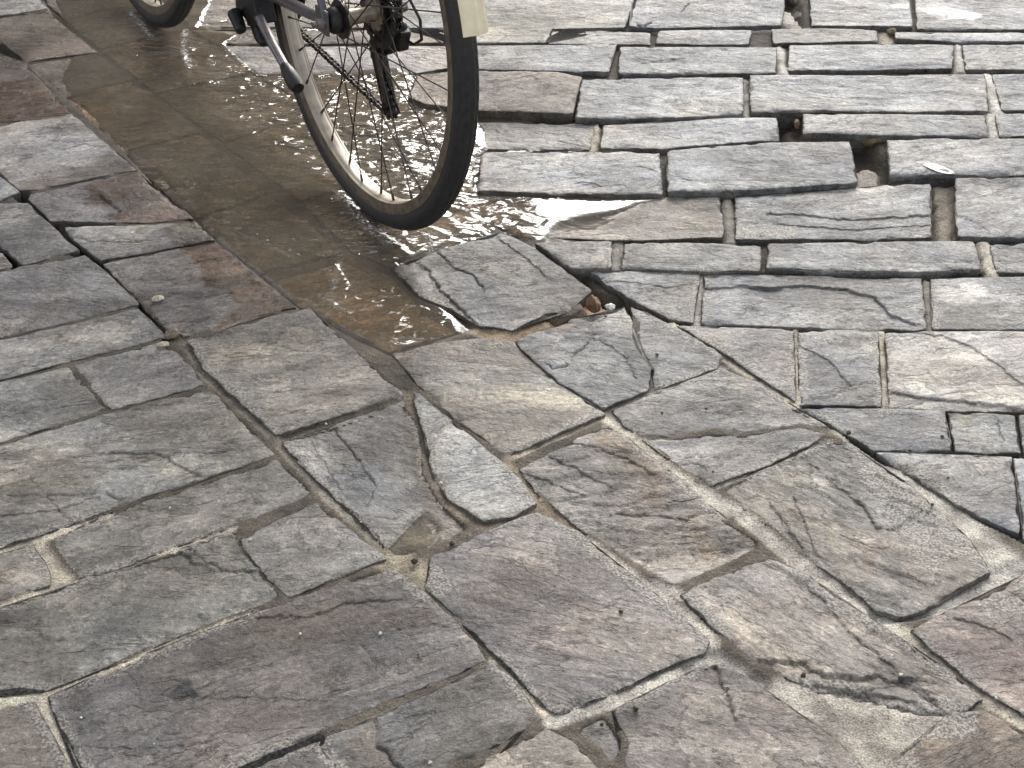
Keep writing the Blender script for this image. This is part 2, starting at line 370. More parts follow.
S('cracked slab between the upheaved slab and the straight diagonal crack', (136,133,127), [(515,341),(540,330),(575,318),(592,322),(624,307),(631,322),(632,343),(640,354),(650,367),(648,388),(604,407),(562,383),(536,361)], z=.002)
S('wedge piece right of the jagged crack, below the rusty brown clod', (138,136,130), [(630,306),(672,325),(722,353),(720,365),(690,377),(654,390),(655,367),(644,352),(637,342),(638,322)])
S('long thin split piece on top of the fanned slab', (136,132,124), [(613,411),(655,393),(722,369),(760,384),(795,408),(826,426),(800,424),(768,428),(742,432),(722,428),(692,431),(672,436),(642,434),(626,426)])
S('lower half of the split slab under the long dark crack', (134,130,123), [(643,439),(672,440),(692,436),(722,433),(742,436),(768,432),(800,428),(828,435),(800,448),(765,465),(711,485),(682,467),(658,449)])
S('large buff slab with a brown triangular stain, right of centre', (144,135,120), [(722,488),(768,467),(828,442),(844,442),(868,458),(905,482),(940,512),(970,540),(990,572),(948,593),(922,610),(900,617),(878,609),(833,574),(790,542),(768,522),(742,504)], relief=1.3, ang=BL-.75)
# --- grid of straight rows, upper right (each row from left to right)
S('flooded pale slab at the top edge behind the front wheel', (150,138,118), [(146,-36),(250,-36),(398,-36),(398,27),(300,27),(190,26)], z=-.004, wet=.5)
S('pale yellowish slab at the top edge beside the cream mudguard', (152,147,134), [(402,-36),(480,-36),(634,-36),(633,0),(624,27),(552,28),(545,42),(500,42),(450,41),(448,28),(402,27)], ang=BL)
S('brown strip of stone seen behind the spokes near the hub', (140,120,94), [(193,30),(300,30),(446,31),(444,42),(300,44),(217,43)], z=-.003, wet=.45)
S('short narrow slab at the top right of the mudguard, wedged between two joints', (148,144,136), [(553,31),(600,31),(649,33),(650,44),(600,44),(549,43)])
S('grey slab seen behind the chain and spokes', (138,130,124), [(222,46),(300,47),(448,46),(450,67),(417,73),(340,74),(300,74),(258,73)], z=-.003, wet=.3)
S('bluish grey slab right of the rear tyre, just below the mudguard tip', (142,142,140), [(453,46),(480,46),(540,45),(616,44),(608,71),(577,71),(512,70),(453,67)], ang=BL)
S('raised brown streaked slab with a dark open edge, right of the rear tyre', (142,126,108), [(418,75),(455,70),(512,71),(557,72),(581,77),(572,113),(520,111),(470,110),(426,103),(408,96)], z=.008, ang=BL+.5)
S('flooded slab under the bright ripples between the spokes', (116,104,88), [(262,77),(340,78),(413,77),(405,98),(436,112),(472,116),(466,127),(400,131),(350,131),(308,104)], z=-.008, wet=1)
S('slab half hidden by the rear tyre below the raised brown slab', (134,130,124), [(380,134),(430,127),(476,122),(540,123),(596,124),(589,149),(540,149),(482,148),(474,160),(440,160),(398,160)], z=-.004, wet=.25)
S('flooded slab behind the lower spokes of the rear wheel', (116,104,86), [(402,163),(440,162),(474,163),(472,190),(455,196)], z=-.009, wet=1)
S('rough light slab with a small hole, just right of the rear tyre bottom', (146,145,142), [(482,152),(540,151),(600,151),(659,152),(662,193),(600,193),(540,192),(478,189)], z=.008, ang=BL)
S('flooded slab in the bright water between tyre and white pool', (128,112,88), [(458,198),(480,193),(533,198),(532,238),(505,228)], z=-.010, wet=1)
S('tan slab half covered by the white glaring pool', (146,136,118), [(538,211),(600,206),(660,197),(719,197),(723,236),(660,239),(610,240),(540,237)], z=-.002, tilt=((545,210,-.012),(700,200,-.001),(640,238,.001)), wet=.15, ang=BL)
S('short slab whose corner meets the upheaved slab, above the black wedge gap', (130,127,122), [(536,242),(575,241),(611,241),(611,266),(572,267)], z=.008)
S('narrow strip slab below the tan slab, right of the short corner slab', (146,142,132), [(626,242),(700,243),(761,245),(759,270),(700,270),(623,267)], z=.005, ang=BL)
S('slab right of the rusty clod, tapering to the diagonal joint', (138,136,131), [(590,271),(650,271),(699,273),(693,322),(672,319),(634,300)], ang=BL)
S('long slab with a sweeping ledge, above the dark leaning slab', (142,141,138), [(706,273),(780,275),(850,276),(921,278),(926,328),(850,328),(780,326),(702,322)], ang=BL)
S('triangular slab end with a pinkish stain along the diagonal joint', (140,133,127), [(680,326),(740,328),(793,329),(795,400),(762,378),(722,351)])
S('small dark slab leaning between two sandy joints', (128,126,124), [(799,331),(840,330),(877,332),(881,406),(840,404),(801,403)], ang=BL)
S('shiny pale combed slab on the right edge', (166,166,165), [(886,333),(950,331),(1024,331),(1090,331),(1090,411),(1024,410),(950,410),(891,407)], ang=BL, tilt=((886,333,.004),(886,407,0),(1024,410,0)), wet=.3)
S('slab under the small dark slab, pointing down the diagonal crack', (140,139,137), [(802,407),(880,409),(944,411),(951,450),(910,450),(874,449),(836,427)], ang=BL)
S('small cracked slab with a yellowish corner near the right edge', (144,144,138), [(950,413),(980,413),(1013,416),(1020,452),(990,452),(956,451)], ang=BL)
S('tiny slab end on the right edge beside the yellowish cornered slab', (140,139,136), [(1019,415),(1090,416),(1090,457),(1025,454)])
S('slab narrowing to the gritty mortar near the right edge', (140,138,136), [(878,453),(940,455),(1011,457),(1018,532),(990,520),(955,502),(915,476)], ang=BL)
S('slab fragment on the right edge above the reddish slab', (138,136,132), [(1015,458),(1090,460),(1090,565),(1026,537),(1021,500)])
S('grey slab at the top edge, left of the rubble filled hole', (146,145,142), [(638,-36),(720,-36),(784,-36),(784,2),(781,25),(740,26),(700,27),(655,28),(629,26),(637,0)], ang=BL)
S('narrow slab with a broken white right end, left of the rubble', (150,149,146), [(660,31),(700,30),(751,30),(747,44),(700,44),(656,43)])
S('narrow crumbling slab below the rubble filled hole', (146,143,137), [(772,29),(820,28),(876,29),(877,40),(820,42),(790,42),(774,43)])
S('slab at the top edge between the rubble hole and the leaning joint', (144,143,140), [(808,-36),(906,-36),(909,0),(912,26),(850,25),(812,25)], ang=BL)
S('slab at the top right corner with a large white patch', (146,145,142), [(914,-36),(1000,-36),(1090,-36),(1090,28),(1000,29),(918,28)], ang=BL)
S('thin slab on the right edge just below the white patched slab', (144,143,140), [(896,32),(960,33),(1090,32),(1090,41),(960,41),(896,38)])
S('slab above the long rectangular one, left of the white crumbly joint', (146,146,143), [(621,47),(700,47),(776,47),(775,72),(745,73),(700,73),(619,73)], ang=BL)
S('pale slab below the crumbling strip, two joints above the wide slab', (148,147,144), [(790,45),(870,44),(953,45),(952,68),(870,69),(789,69)], ang=BL)
S('slab end on the right edge level with the pale slab', (148,147,144), [(963,45),(1090,44),(1090,69),(967,69)])
S('rectangular slab with a dark hollow, right of the raised brown slab', (148,147,143), [(583,79),(640,78),(700,77),(743,77),(742,113),(690,116),(640,117),(576,117)], z=.006, ang=BL)
S('widest slab of the upper rows with a fine scratch', (142,142,140), [(751,75),(830,75),(910,74),(984,74),(988,110),(910,111),(830,110),(787,110),(751,112)], z=.004, ang=BL)
S('slab on the right edge beside the widest slab', (142,142,140), [(992,74),(1090,74),(1090,110),(1003,110)])
S('tapering slab above the thick raised one, under the rectangular slab', (144,143,140), [(604,125),(660,123),(720,118),(776,118),(778,139),(740,142),(665,148),(601,148)], ang=BL)
S('narrow long slab between the first black hole and the right joint', (142,142,140), [(804,114),(870,114),(984,115),(988,135),(900,135),(804,132)], z=.004, ang=BL)
S('narrow slab end on the right edge below the mortar spot', (142,142,140), [(996,114),(1090,113),(1090,135),(1000,135)])
S('thick raised slab with a dark open front edge, left of the big black hole', (138,138,137), [(668,150),(720,146),(780,142),(849,141),(857,182),(780,187),(720,190),(669,190)], z=.011, ang=BL, relief=.8)
S('slab with a white leaf, right of the big black hole', (140,140,138), [(888,139),(960,138),(1090,138),(1090,174),(1000,175),(950,174),(891,174)], z=.004, ang=BL)
S('grey slab on the right edge with the speckled joint on its left', (138,137,134), [(956,178),(1020,177),(1090,177),(1090,236),(1020,237),(958,236)], z=.003, ang=BL+.4)
S('long pale slab with flowing ledges, left of the speckled joint', (146,144,138), [(736,198),(790,194),(888,185),(929,184),(931,236),(880,238),(800,238),(737,238)], ang=BL)
S('long plain grey slab above a black shadowed joint', (138,137,134), [(769,243),(840,242),(910,241),(973,241),(980,268),(910,271),(840,270),(768,267)], z=.005, ang=BL)
S('small slab on the right edge right of the pale mortar neck', (138,137,134), [(990,244),(1090,242),(1090,273),(998,272)])
S('slab on the right edge with a white spot', (144,142,137), [(931,279),(1000,277),(1090,277),(1090,328),(1000,329),(934,328)], ang=BL)

# mortar strips lying in the joints: (points, width m, top z, colour)
PALE = (172,160,138); GREYM = (150,145,136); TAN = (150,138,116)
mortar = [
 ([(-60,572),(0,549),(48,534),(105,515)], .016, -.001, PALE), ([(32,540),(46,560),(66,586)], .022, -.002, PALE), ([(66,584),(30,594),(0,605)], .010, -.002, PALE),
 ([(78,580),(150,556),(234,528)], .007, -.001, PALE), ([(-20,700),(0,699),(36,693)], .020, .000, (185,172,145)), ([(38,700),(56,735),(76,770),(90,800)], .017, -.001, (172,160,142)),
 ([(45,694),(110,670),(185,638),(256,611)], .006, .000, PALE), ([(200,785),(260,755),(320,740)], .010, -.001, GREYM), ([(318,742),(340,772)], .006, 0, GREYM),
 ([(496,660),(524,690),(558,722)], .012, -.001, PALE), ([(553,720),(600,704),(640,690),(690,666)], .015, -.001, (165,160,148)),
 ([(575,533),(620,568),(672,606),(712,640)], .015, -.001, (170,163,150)), ([(655,582),(680,592),(720,628)], .012, -.003, GREYM), ([(690,666),(716,652),(770,690),(800,705)], .014, -.005, GREYM),
 ([(600,412),(618,424),(680,476),(722,512)], .016, -.002, (165,157,140)), ([(700,488),(740,510),(780,546),(833,586),(880,622),(905,632)], .018, -.003, (160,154,142)),
 ([(800,572),(850,608),(905,640)], .016, -.001, (168,163,152)), ([(905,475),(950,515),(985,550),(1010,566)], .050, -.003, (158,154,142)), ([(880,614),(930,606),(990,578),(1030,562)], .020, -.006, (150,148,140)),
 ([(905,632),(950,668),(990,702),(1040,730)], .013, -.003, (158,148,130)), ([(800,690),(850,712),(905,722),(950,718)], .045, -.002, (152,145,134)), ([(840,700),(880,745),(890,780)], .055, -.003, (146,138,126)),
 ([(796,328),(799,402)], .011, -.001, (150,140,122)), ([(881,331),(886,409)], .014, -.001, (158,150,130)), ([(702,272),(696,324)], .014, -.002, (135,131,122)), ([(618,240),(616,270)], .018, -.003, (125,122,115)),
 ([(728,198),(731,238)], .016, -.003, (125,120,108)), ([(958,44),(962,70)], .014, -.001, (160,158,150)), ([(988,74),(999,112)], .020, -.001, (172,170,162)), ([(990,113),(996,137)], .016, -.001, (160,158,150)),
 ([(984,242),(993,274)], .018, -.001, (165,158,140)), ([(927,278),(932,330)], .012, -.004, (125,118,105)), ([(672,322),(720,352),(762,382),(797,404)], .014, -.002, (160,150,132)),
 ([(404,396),(440,412),(470,440)], .010, -.005, (120,108,90)), ([(270,440),(345,418),(405,400)], .012, -.006, (112,102,88)), ([(604,412),(560,434),(505,458)], .011, -.003, TAN), ([(650,392),(722,368)], .008, -.001, GREYM),
 ([(505,460),(520,478),(540,505),(580,531)], .015, -.003, (140,120,95)), ([(222,384),(250,412),(282,445),(318,484),(392,558),(424,590)], .012, -.003, (125,116,102)), ([(395,556),(420,575),(430,585)], .040, -.002, (140,128,102)),
 ([(786,10),(797,26)], .030, -.006, (150,145,135)), ([(884,30),(888,40)], .020, -.008, (140,130,110)), ([(779,45),(784,72)], .014, -.003, (165,162,155)), ([(941,180),(946,238)], .022, -.014, (120,110,92)),
 ([(870,160),(872,190)], .030, -.024, (150,142,130)), ([(792,118),(796,140)], .020, -.030, (90,75,55)), ([(594,300),(618,315)], .030, -.014, (150,105,62)), ([(540,318),(575,322),(600,306)], .02, -.012, (135,112,84)),
 ([(715,486),(768,465),(830,439)], .007, -.003, GREYM), ([(822,415),(850,440),(885,466)], .010, -.003, GREYM), ([(745,76),(748,117)], .010, -.006, (140,138,130)), ([(597,122),(593,150)], .012, -.004, (150,142,125)),
 ([(406,392),(420,424),(427,446),(428,468),(446,500),(484,526),(536,508)], .014, -.0025, (112,98,80)), ([(428,303),(452,314),(482,331)], .022, -.002, (140,122,95)), ([(484,332),(512,336),(545,320)], .016, -.003, (130,105,72)), ([(655,28),(790,27)], .008, -.006, GREYM), ([(184,338),(206,372),(228,392)], .014, -.004, (120,112,98)),
]
# cracks and split ledges: (points, groove width m, groove depth m, drop of the right-hand side m)
cracks = [
 ([(594,336),(584,347),(572,358),(564,368),(553,370),(547,366)], .0022, .004, .001), ([(596,340),(612,348),(625,360),(636,380)], .001, .0015, .0012),
 ([(542,452),(575,469),(612,486)], .0015, .002, .002), ([(557,502),(602,494),(620,506),(647,506)], .0015, .002, -.0025), ([(617,512),(660,514),(687,519),(700,512)], .0015, .002, .002),
 ([(625,546),(662,539),(687,544),(702,559)], .0015, .002, -.002), ([(662,501),(697,497)], .001, .0015, .001), ([(560,440),(590,446),(620,455),(655,474)], .0015, .002, .002), ([(530,476),(560,486),(590,496)], .001, .0015, .0015), ([(600,520),(640,528),(690,534)], .001, .0015, -.002),
 ([(806,582),(835,610),(855,636),(880,655),(903,676)], .0018, .0025, .002), ([(903,676),(925,690),(948,714)], .002, .003, .003), ([(768,661),(805,662),(823,676),(850,679),(878,674),(890,680),(903,676)], .0018, .003, .005),
 ([(798,690),(830,688),(870,694),(915,700)], .0015, .002, .003), ([(870,690),(905,680),(930,700)], .0014, .002, .0015), ([(815,683),(850,690),(890,705),(945,712)], .0016, .002, .003),
 ([(800,455),(815,466),(833,478)], .0022, .003, .002), ([(838,484),(866,506),(878,526),(893,527)], .0014, .002, .003), ([(793,494),(805,520),(816,555)], .0012, .001, .002), ([(840,535),(875,548),(890,548)], .0010, .001, .001), ([(770,500),(785,520),(800,545)], .001, .001, .002),
 ([(8,493),(75,494),(105,491),(120,499)], .0018, .003, .002), ([(110,453),(160,454),(180,466),(200,476)], .0012, .0015, .003), ([(0,515),(60,508),(100,495)], .001, .001, .002),
 ([(180,549),(193,560),(208,563)], .0016, .003, .003), ([(190,546),(207,561),(225,569),(250,569)], .0016, .002, .002), ([(336,429),(360,460),(378,484),(368,505),(362,520)], .0014, .0025, .0015), ([(312,440),(330,470),(345,495)], .001, .0012, .001),
 ([(376,720),(376,745),(390,755),(405,775)], .002, .004, .002), ([(716,664),(728,690),(738,718)], .0022, .004, .004), ([(736,718),(745,700)], .001, .001, .001), ([(284,345),(300,352),(322,350)], .001, .001, .001),
 ([(256,618),(318,614),(345,602),(400,598)], .0012, .001, .002), ([(200,697),(256,695),(330,700)], .0008, .001, .001), ([(395,628),(430,624),(462,628)], .001, .0004, .001), ([(60,745),(130,748),(220,742)], .001, .001, .001),
 ([(436,252),(455,270),(471,275),(486,292)], .0016, .003, .002), ([(426,270),(440,290),(462,310),(478,324)], .0016, .003, .003), ([(500,240),(530,262),(545,275)], .001, .001, .002),
 ([(768,212),(795,212),(850,219),(932,214)], .0015, .002, .003), ([(780,222),(850,229),(932,224)], .001, .0015, .002), ([(768,287),(805,284),(843,288),(875,297),(893,314),(915,322)], .0016, .002, .004), ([(705,287),(740,284),(768,287)], .0012, .001, .003),
 ([(607,280),(650,284),(668,288),(692,283)], .001, .001, .0015), ([(888,392),(923,399),(963,402),(1018,408)], .0016, .002, .003), ([(908,333),(945,338),(975,349),(1020,384)], .001, .001, .002), ([(835,81),(860,90),(882,97)], .001, .001, -.0008),
 ([(800,345),(830,360),(850,385)], .001, .001, .002), ([(996,415),(1003,440),(998,452)], .0014, .002, .001), ([(1016,420),(1023,445)], .0014, .003, 0), ([(770,60),(640,62),(680,58)], .001, .0015, .001),
 ([(30,475),(52,500),(70,520)], .001, .001, .001), ([(944,212),(975,224),(990,236)], .001, .001, .001), ([(700,600),(690,625)], .001, .001, .001), ([(555,577),(575,585)], .0016, .003, 0), ([(545,233),(559,226)], .0016, .003, 0),
 ([(100,195),(112,205),(122,212),(112,218),(100,210)], .0018, .003, .003), ([(66,236),(90,241),(128,242),(150,240)], .0014, .002, .002), ([(560,140),(600,148),(590,132)], .001, .001, .001), ([(577,186),(590,186),(600,190)], .0018, .003, 0),
 ([(655,438),(630,436)], .001, .001, 0), ([(683,463),(700,462),(706,470),(696,476)], .0014, .002, .001), ([(1004,590),(1024,600)], .001, .001, .001), ([(955,618),(990,628),(1010,640)], .0012, .001, .002), ([(640,170),(690,187),(668,178)], .001, .001, .001),
 ([(560,355),(545,345),(530,352)], .001, .001, .001), ([(640,58),(660,62),(675,58)], .001, .001, .001), ([(678,16),(690,2)], .002, .003, 0), ([(670,27),(690,28),(720,26)], .002, .003, 0), ([(634,22),(642,28),(650,23)], .004, .006, 0),
]
# stains and one painted puddle reflection, each with its own shape: (outline, kind, amount, edge softness m, ragged m)
stains = [
 ([(178,246),(217,240),(262,275),(304,306),(235,325),(214,333),(206,331),(228,312),(236,305),(225,292),(205,285),(200,270),(190,258)], 'wetbrown', 1., .003, .012),
 ([(84,186),(140,170),(198,219),(190,226),(150,226),(113,223),(104,216),(125,208),(120,203),(94,204),(88,196)], 'wetbrown', .9, .003, .010),
 ([(168,226),(197,221),(217,240),(180,247),(172,238),(160,230)], 'wet', .8, .004, .010),
 ([(14,186),(30,180),(60,178),(86,170),(98,158),(110,152),(114,148),(140,172),(30,194)], 'wet', .65, .003, .010),
 ([(-60,92),(0,82),(35,78),(50,90),(75,112),(0,125),(-60,136)], 'wetbrown', .9, .004, .012),
 ([(-60,-6),(0,14),(40,30),(90,54),(40,62),(0,46)], 'wet', .35, .01, .02),
 ([(405,402),(418,418),(426,444),(430,468),(448,500),(486,524),(474,536),(458,546),(430,556),(398,558),(390,548),(405,540),(436,530),(422,508),(414,476),(412,452),(398,424)], 'mud', 1., .002, .008),
 ([(390,350),(480,334),(516,342),(545,366),(520,374),(490,362),(450,364),(430,380),(416,386)], 'mud', .75, .005, .015),
 ([(536,316),(568,311),(572,322),(580,330),(560,334),(540,330)], 'wetbrown', .9, .003, .006), ([(600,430),(640,440),(665,470),(660,500),(645,500),(640,478),(612,458),(590,444)], 'brown', .6, .010, .015),
 ([(863,549),(885,546),(874,562),(866,572),(860,566)], 'wetbrown', .8, .002, .003), ([(690,510),(720,545),(712,556),(690,540)], 'brown', .5, .01, .01), ([(536,209),(580,206),(606,210),(640,214),(600,226),(560,232),(540,226)], 'brown', .45, .008, .01),
 ([(418,74),(455,69),(470,90),(462,110),(424,104)], 'brown', .6, .01, .02), ([(776,348),(795,345),(797,370),(770,362)], 'red', .5, .01, .01), ([(240,300),(300,306),(250,316),(215,331)], 'wet', .7, .004, .006),
 ([(460,580),(520,570),(580,590),(610,640),(580,660),(520,650)], 'red', .30, .02, .03), ([(250,618),(330,600),(430,606),(440,622),(330,640),(250,640)], 'brown', .45, .01, .02), ([(345,745),(372,722),(378,748),(400,772),(350,775)], 'brown', .5, .004, .006),
 ([(930,640),(1000,640),(1060,680),(1010,690)], 'red', .4, .02, .03), ([(960,600),(1040,580),(1050,610),(990,625)], 'dust', .6, .01, .02), ([(108,454),(150,455),(200,475),(178,484),(150,468),(120,462)], 'pale', .7, .004, .006),
 ([(740,480),(800,470),(860,540),(850,590),(780,540)], 'pale', .35, .02, .03), ([(520,470),(560,460),(600,500),(560,520)], 'pale', .4, .02, .02), ([(560,590),(640,620),(630,660),(560,650)], 'pale', .2, .02, .03),
 ([(-60,440),(40,430),(80,470),(0,500)], 'pale', .2, .02, .03), ([(110,400),(240,396),(270,450),(200,440)], 'pale', .3, .02, .03), ([(600,95),(640,92),(650,104),(610,108)], 'dark', .5, .006, .008), ([(585,82),(640,80),(630,92),(600,96)], 'dark', .45, .008, .01),
 ([(130,474),(190,455),(230,450),(200,440),(150,440),(110,450)], 'dark', .35, .01, .015), ([(440,640),(462,636),(466,652),(445,656)], 'dark', .35, .006, .006), ([(105,608),(140,600),(142,615),(108,618)], 'dark', .3, .006, .006), ([(160,613),(200,605),(205,620),(165,632)], 'dark', .35, .006, .008),
 ([(282,553),(325,546),(322,558),(285,564)], 'dark', .45, .004, .005), ([(300,392),(345,388),(340,402),(305,404)], 'dark', .35, .006, .006), ([(20,318),(48,312),(52,322),(22,326)], 'dark', .35, .006, .005), ([(25,235),(48,233),(50,240),(28,240)], 'dark', .5, .003, .004),
 ([(186,298),(206,296),(205,304),(192,308)], 'dark', .5, .003, .004), ([(606,655),(624,655),(620,668),(608,668)], 'dark', .25, .005, .005), ([(820,336),(860,345),(870,400),(815,398)], 'dark', .4, .02, .03),
 ([(920,8),(950,7),(983,14),(975,20),(940,19),(928,15)], 'white_and_sheen', 1., .002, .004), ([(895,3),(910,3),(908,9),(890,6)], 'white_and_sheen', .9, .002, .003), ([(959,284),(972,282),(988,288),(982,297),(968,294)], 'white_and_sheen', .85, .002, .004), ([(992,316),(1010,312),(1012,318)], 'white_and_sheen', .5, .003, .004),  # plain whitish patches on the upper right slabs
 ([(172,690),(178,686),(180,680),(190,678),(194,690),(203,694),(198,698),(186,697),(176,699),(168,697)], 'black', .8, .001, .003), ([(388,547),(398,536),(412,520),(424,512),(434,520),(436,536),(420,550),(398,553)], 'white_and_sheen', .55, .001, .003), ([(-60,560),(0,560),(0,600)], 'dust', .4, .01, .02),  # pale patch on the puddle bed is its sky reflection, painted in
 ([(955,415),(975,414),(966,424)], 'green', .6, .003, .004), ([(388,470),(405,466),(400,480)], 'green', .4, .005, .005), ([(560,386),(520,384),(470,372),(440,372),(500,400)], 'pale', .3, .02, .02), ([(890,336),(960,336),(1010,372),(1020,404),(890,386)], 'pale', .5, .015, .02),
 ([(488,10),(620,8),(615,24),(488,36)], 'green', .18, .02, .03), ([(860,440),(940,520),(960,560),(930,590),(900,540),(850,470)], 'dust', .75, .015, .02), ([(720,500),(760,520),(800,560),(780,560)], 'dust', .5, .008, .01), ([(600,300),(700,340),(800,400),(760,400),(660,340)], 'dust', .35, .01, .02),
 ([(240,345),(300,345),(380,390),(300,420),(260,400)], 'pale', .25, .02, .03), ([(735,228),(790,222),(800,240),(736,240)], 'dust', .7, .008, .01), ([(718,192),(735,192),(738,240),(726,240)], 'dust', .8, .003, .006),
]
def w2(pts, z=0.): return unproj(pts, z)[:, :2]
GRIDB = w2([(140, -38), (187, 29), (535, 249), (672, 323), (796, 406), (953, 504), (1090, 575), (1092, -38)])
FLOODQ = w2([(30, -36), (70, 30), (66, 92), (122, 148), (175, 190), (216, 240), (258, 272), (310, 305), (388, 352), (470, 330), (448, 304), (400, 262), (440, 246), (505, 226), (536, 244), (548, 238), (560, 222),
             (610, 214), (640, 204), (600, 196), (476, 188), (480, 120), (440, 108), (408, 96), (410, 74), (256, 72), (225, 44), (230, -36)])
MORT = [(w2(p), w, z, srgb(np.mean(c)+(np.array(c)-np.mean(c))*.6)) for p, w, z, c in mortar]
CRK = [(w2(p), w, d, r) for p, w, d, r in cracks]
BAS = [(w2([(384, 549), (398, 534), (412, 518), (424, 510), (438, 520), (438, 538), (422, 552), (398, 555)]), -.0100)]
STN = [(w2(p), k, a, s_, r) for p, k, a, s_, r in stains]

def near_box(P, Q, pad):
    return not (P[:, 0].max()+pad < Q[:, 0].min() or P[:, 0].min()-pad > Q[:, 0].max() or P[:, 1].max()+pad < Q[:, 1].min() or P[:, 1].min()-pad > Q[:, 1].max())

def paint(P, col, wet, grit, dirt):
    """mineral and damp stains, each with an outline of its own"""
    if wet.max() < .75 and near_box(P, FLOODQ, .05):
        d = -poly_dist(P, FLOODQ)+.022*(fbm(P[:, 0]*28, P[:, 1]*28, 93, 4, .6)-.5)
        v = smooth(.024, .008, d)*.85
        col[:] = col*(1-.30*v[:, None]); wet[:] = np.maximum(wet, v)
    for Q, kind, amt, soft, rag in STN:
        if not near_box(P, Q, .04): continue
        d = poly_dist(P, Q) + rag*(fbm(P[:, 0]*45, P[:, 1]*45, 91, 4, .6)-.5)*2
        v = (smooth(-soft, soft, d)*amt)[:, None]
        def to(c, k=1.): col[:] = col*(1-v*k)+np.array(c)*v*k
        if kind == 'wet': col[:] = col*(1-v*.28); wet[:] = np.maximum(wet, v[:, 0])
        elif kind == 'wetbrown': col[:] = col*(1-v)+col*np.array((.62, .47, .38))*v; wet[:] = np.maximum(wet, v[:, 0]*.9)
        elif kind == 'mud': col[:] = col*(1-v)+(col*.4+np.array((.11, .090, .068))*.6)*v; wet[:] = np.maximum(wet, v[:, 0]*.35)
        elif kind == 'brown': col[:] = col*(1-v)+col*np.array((.92, .76, .58))*v
        elif kind == 'red': col[:] = col*(1-v)+col*np.array((1.05, .88, .80))*v
        elif kind == 'pale': col[:] = col*(1-v)+col*np.array((1.32, 1.27, 1.14))*v
        elif kind == 'dark': col[:] = col*(1-v)+col*.55*v
        elif kind == 'white_and_sheen': to((.62, .62, .60))  # near-white tone for white patches and the painted puddle reflection
        elif kind == 'black': to((.035, .038, .045)); 
        elif kind == 'green': col[:] = col*(1-v)+col*np.array((.92, .95, .62))*v
        elif kind == 'dust': grit[:] = np.maximum(grit, v[:, 0])

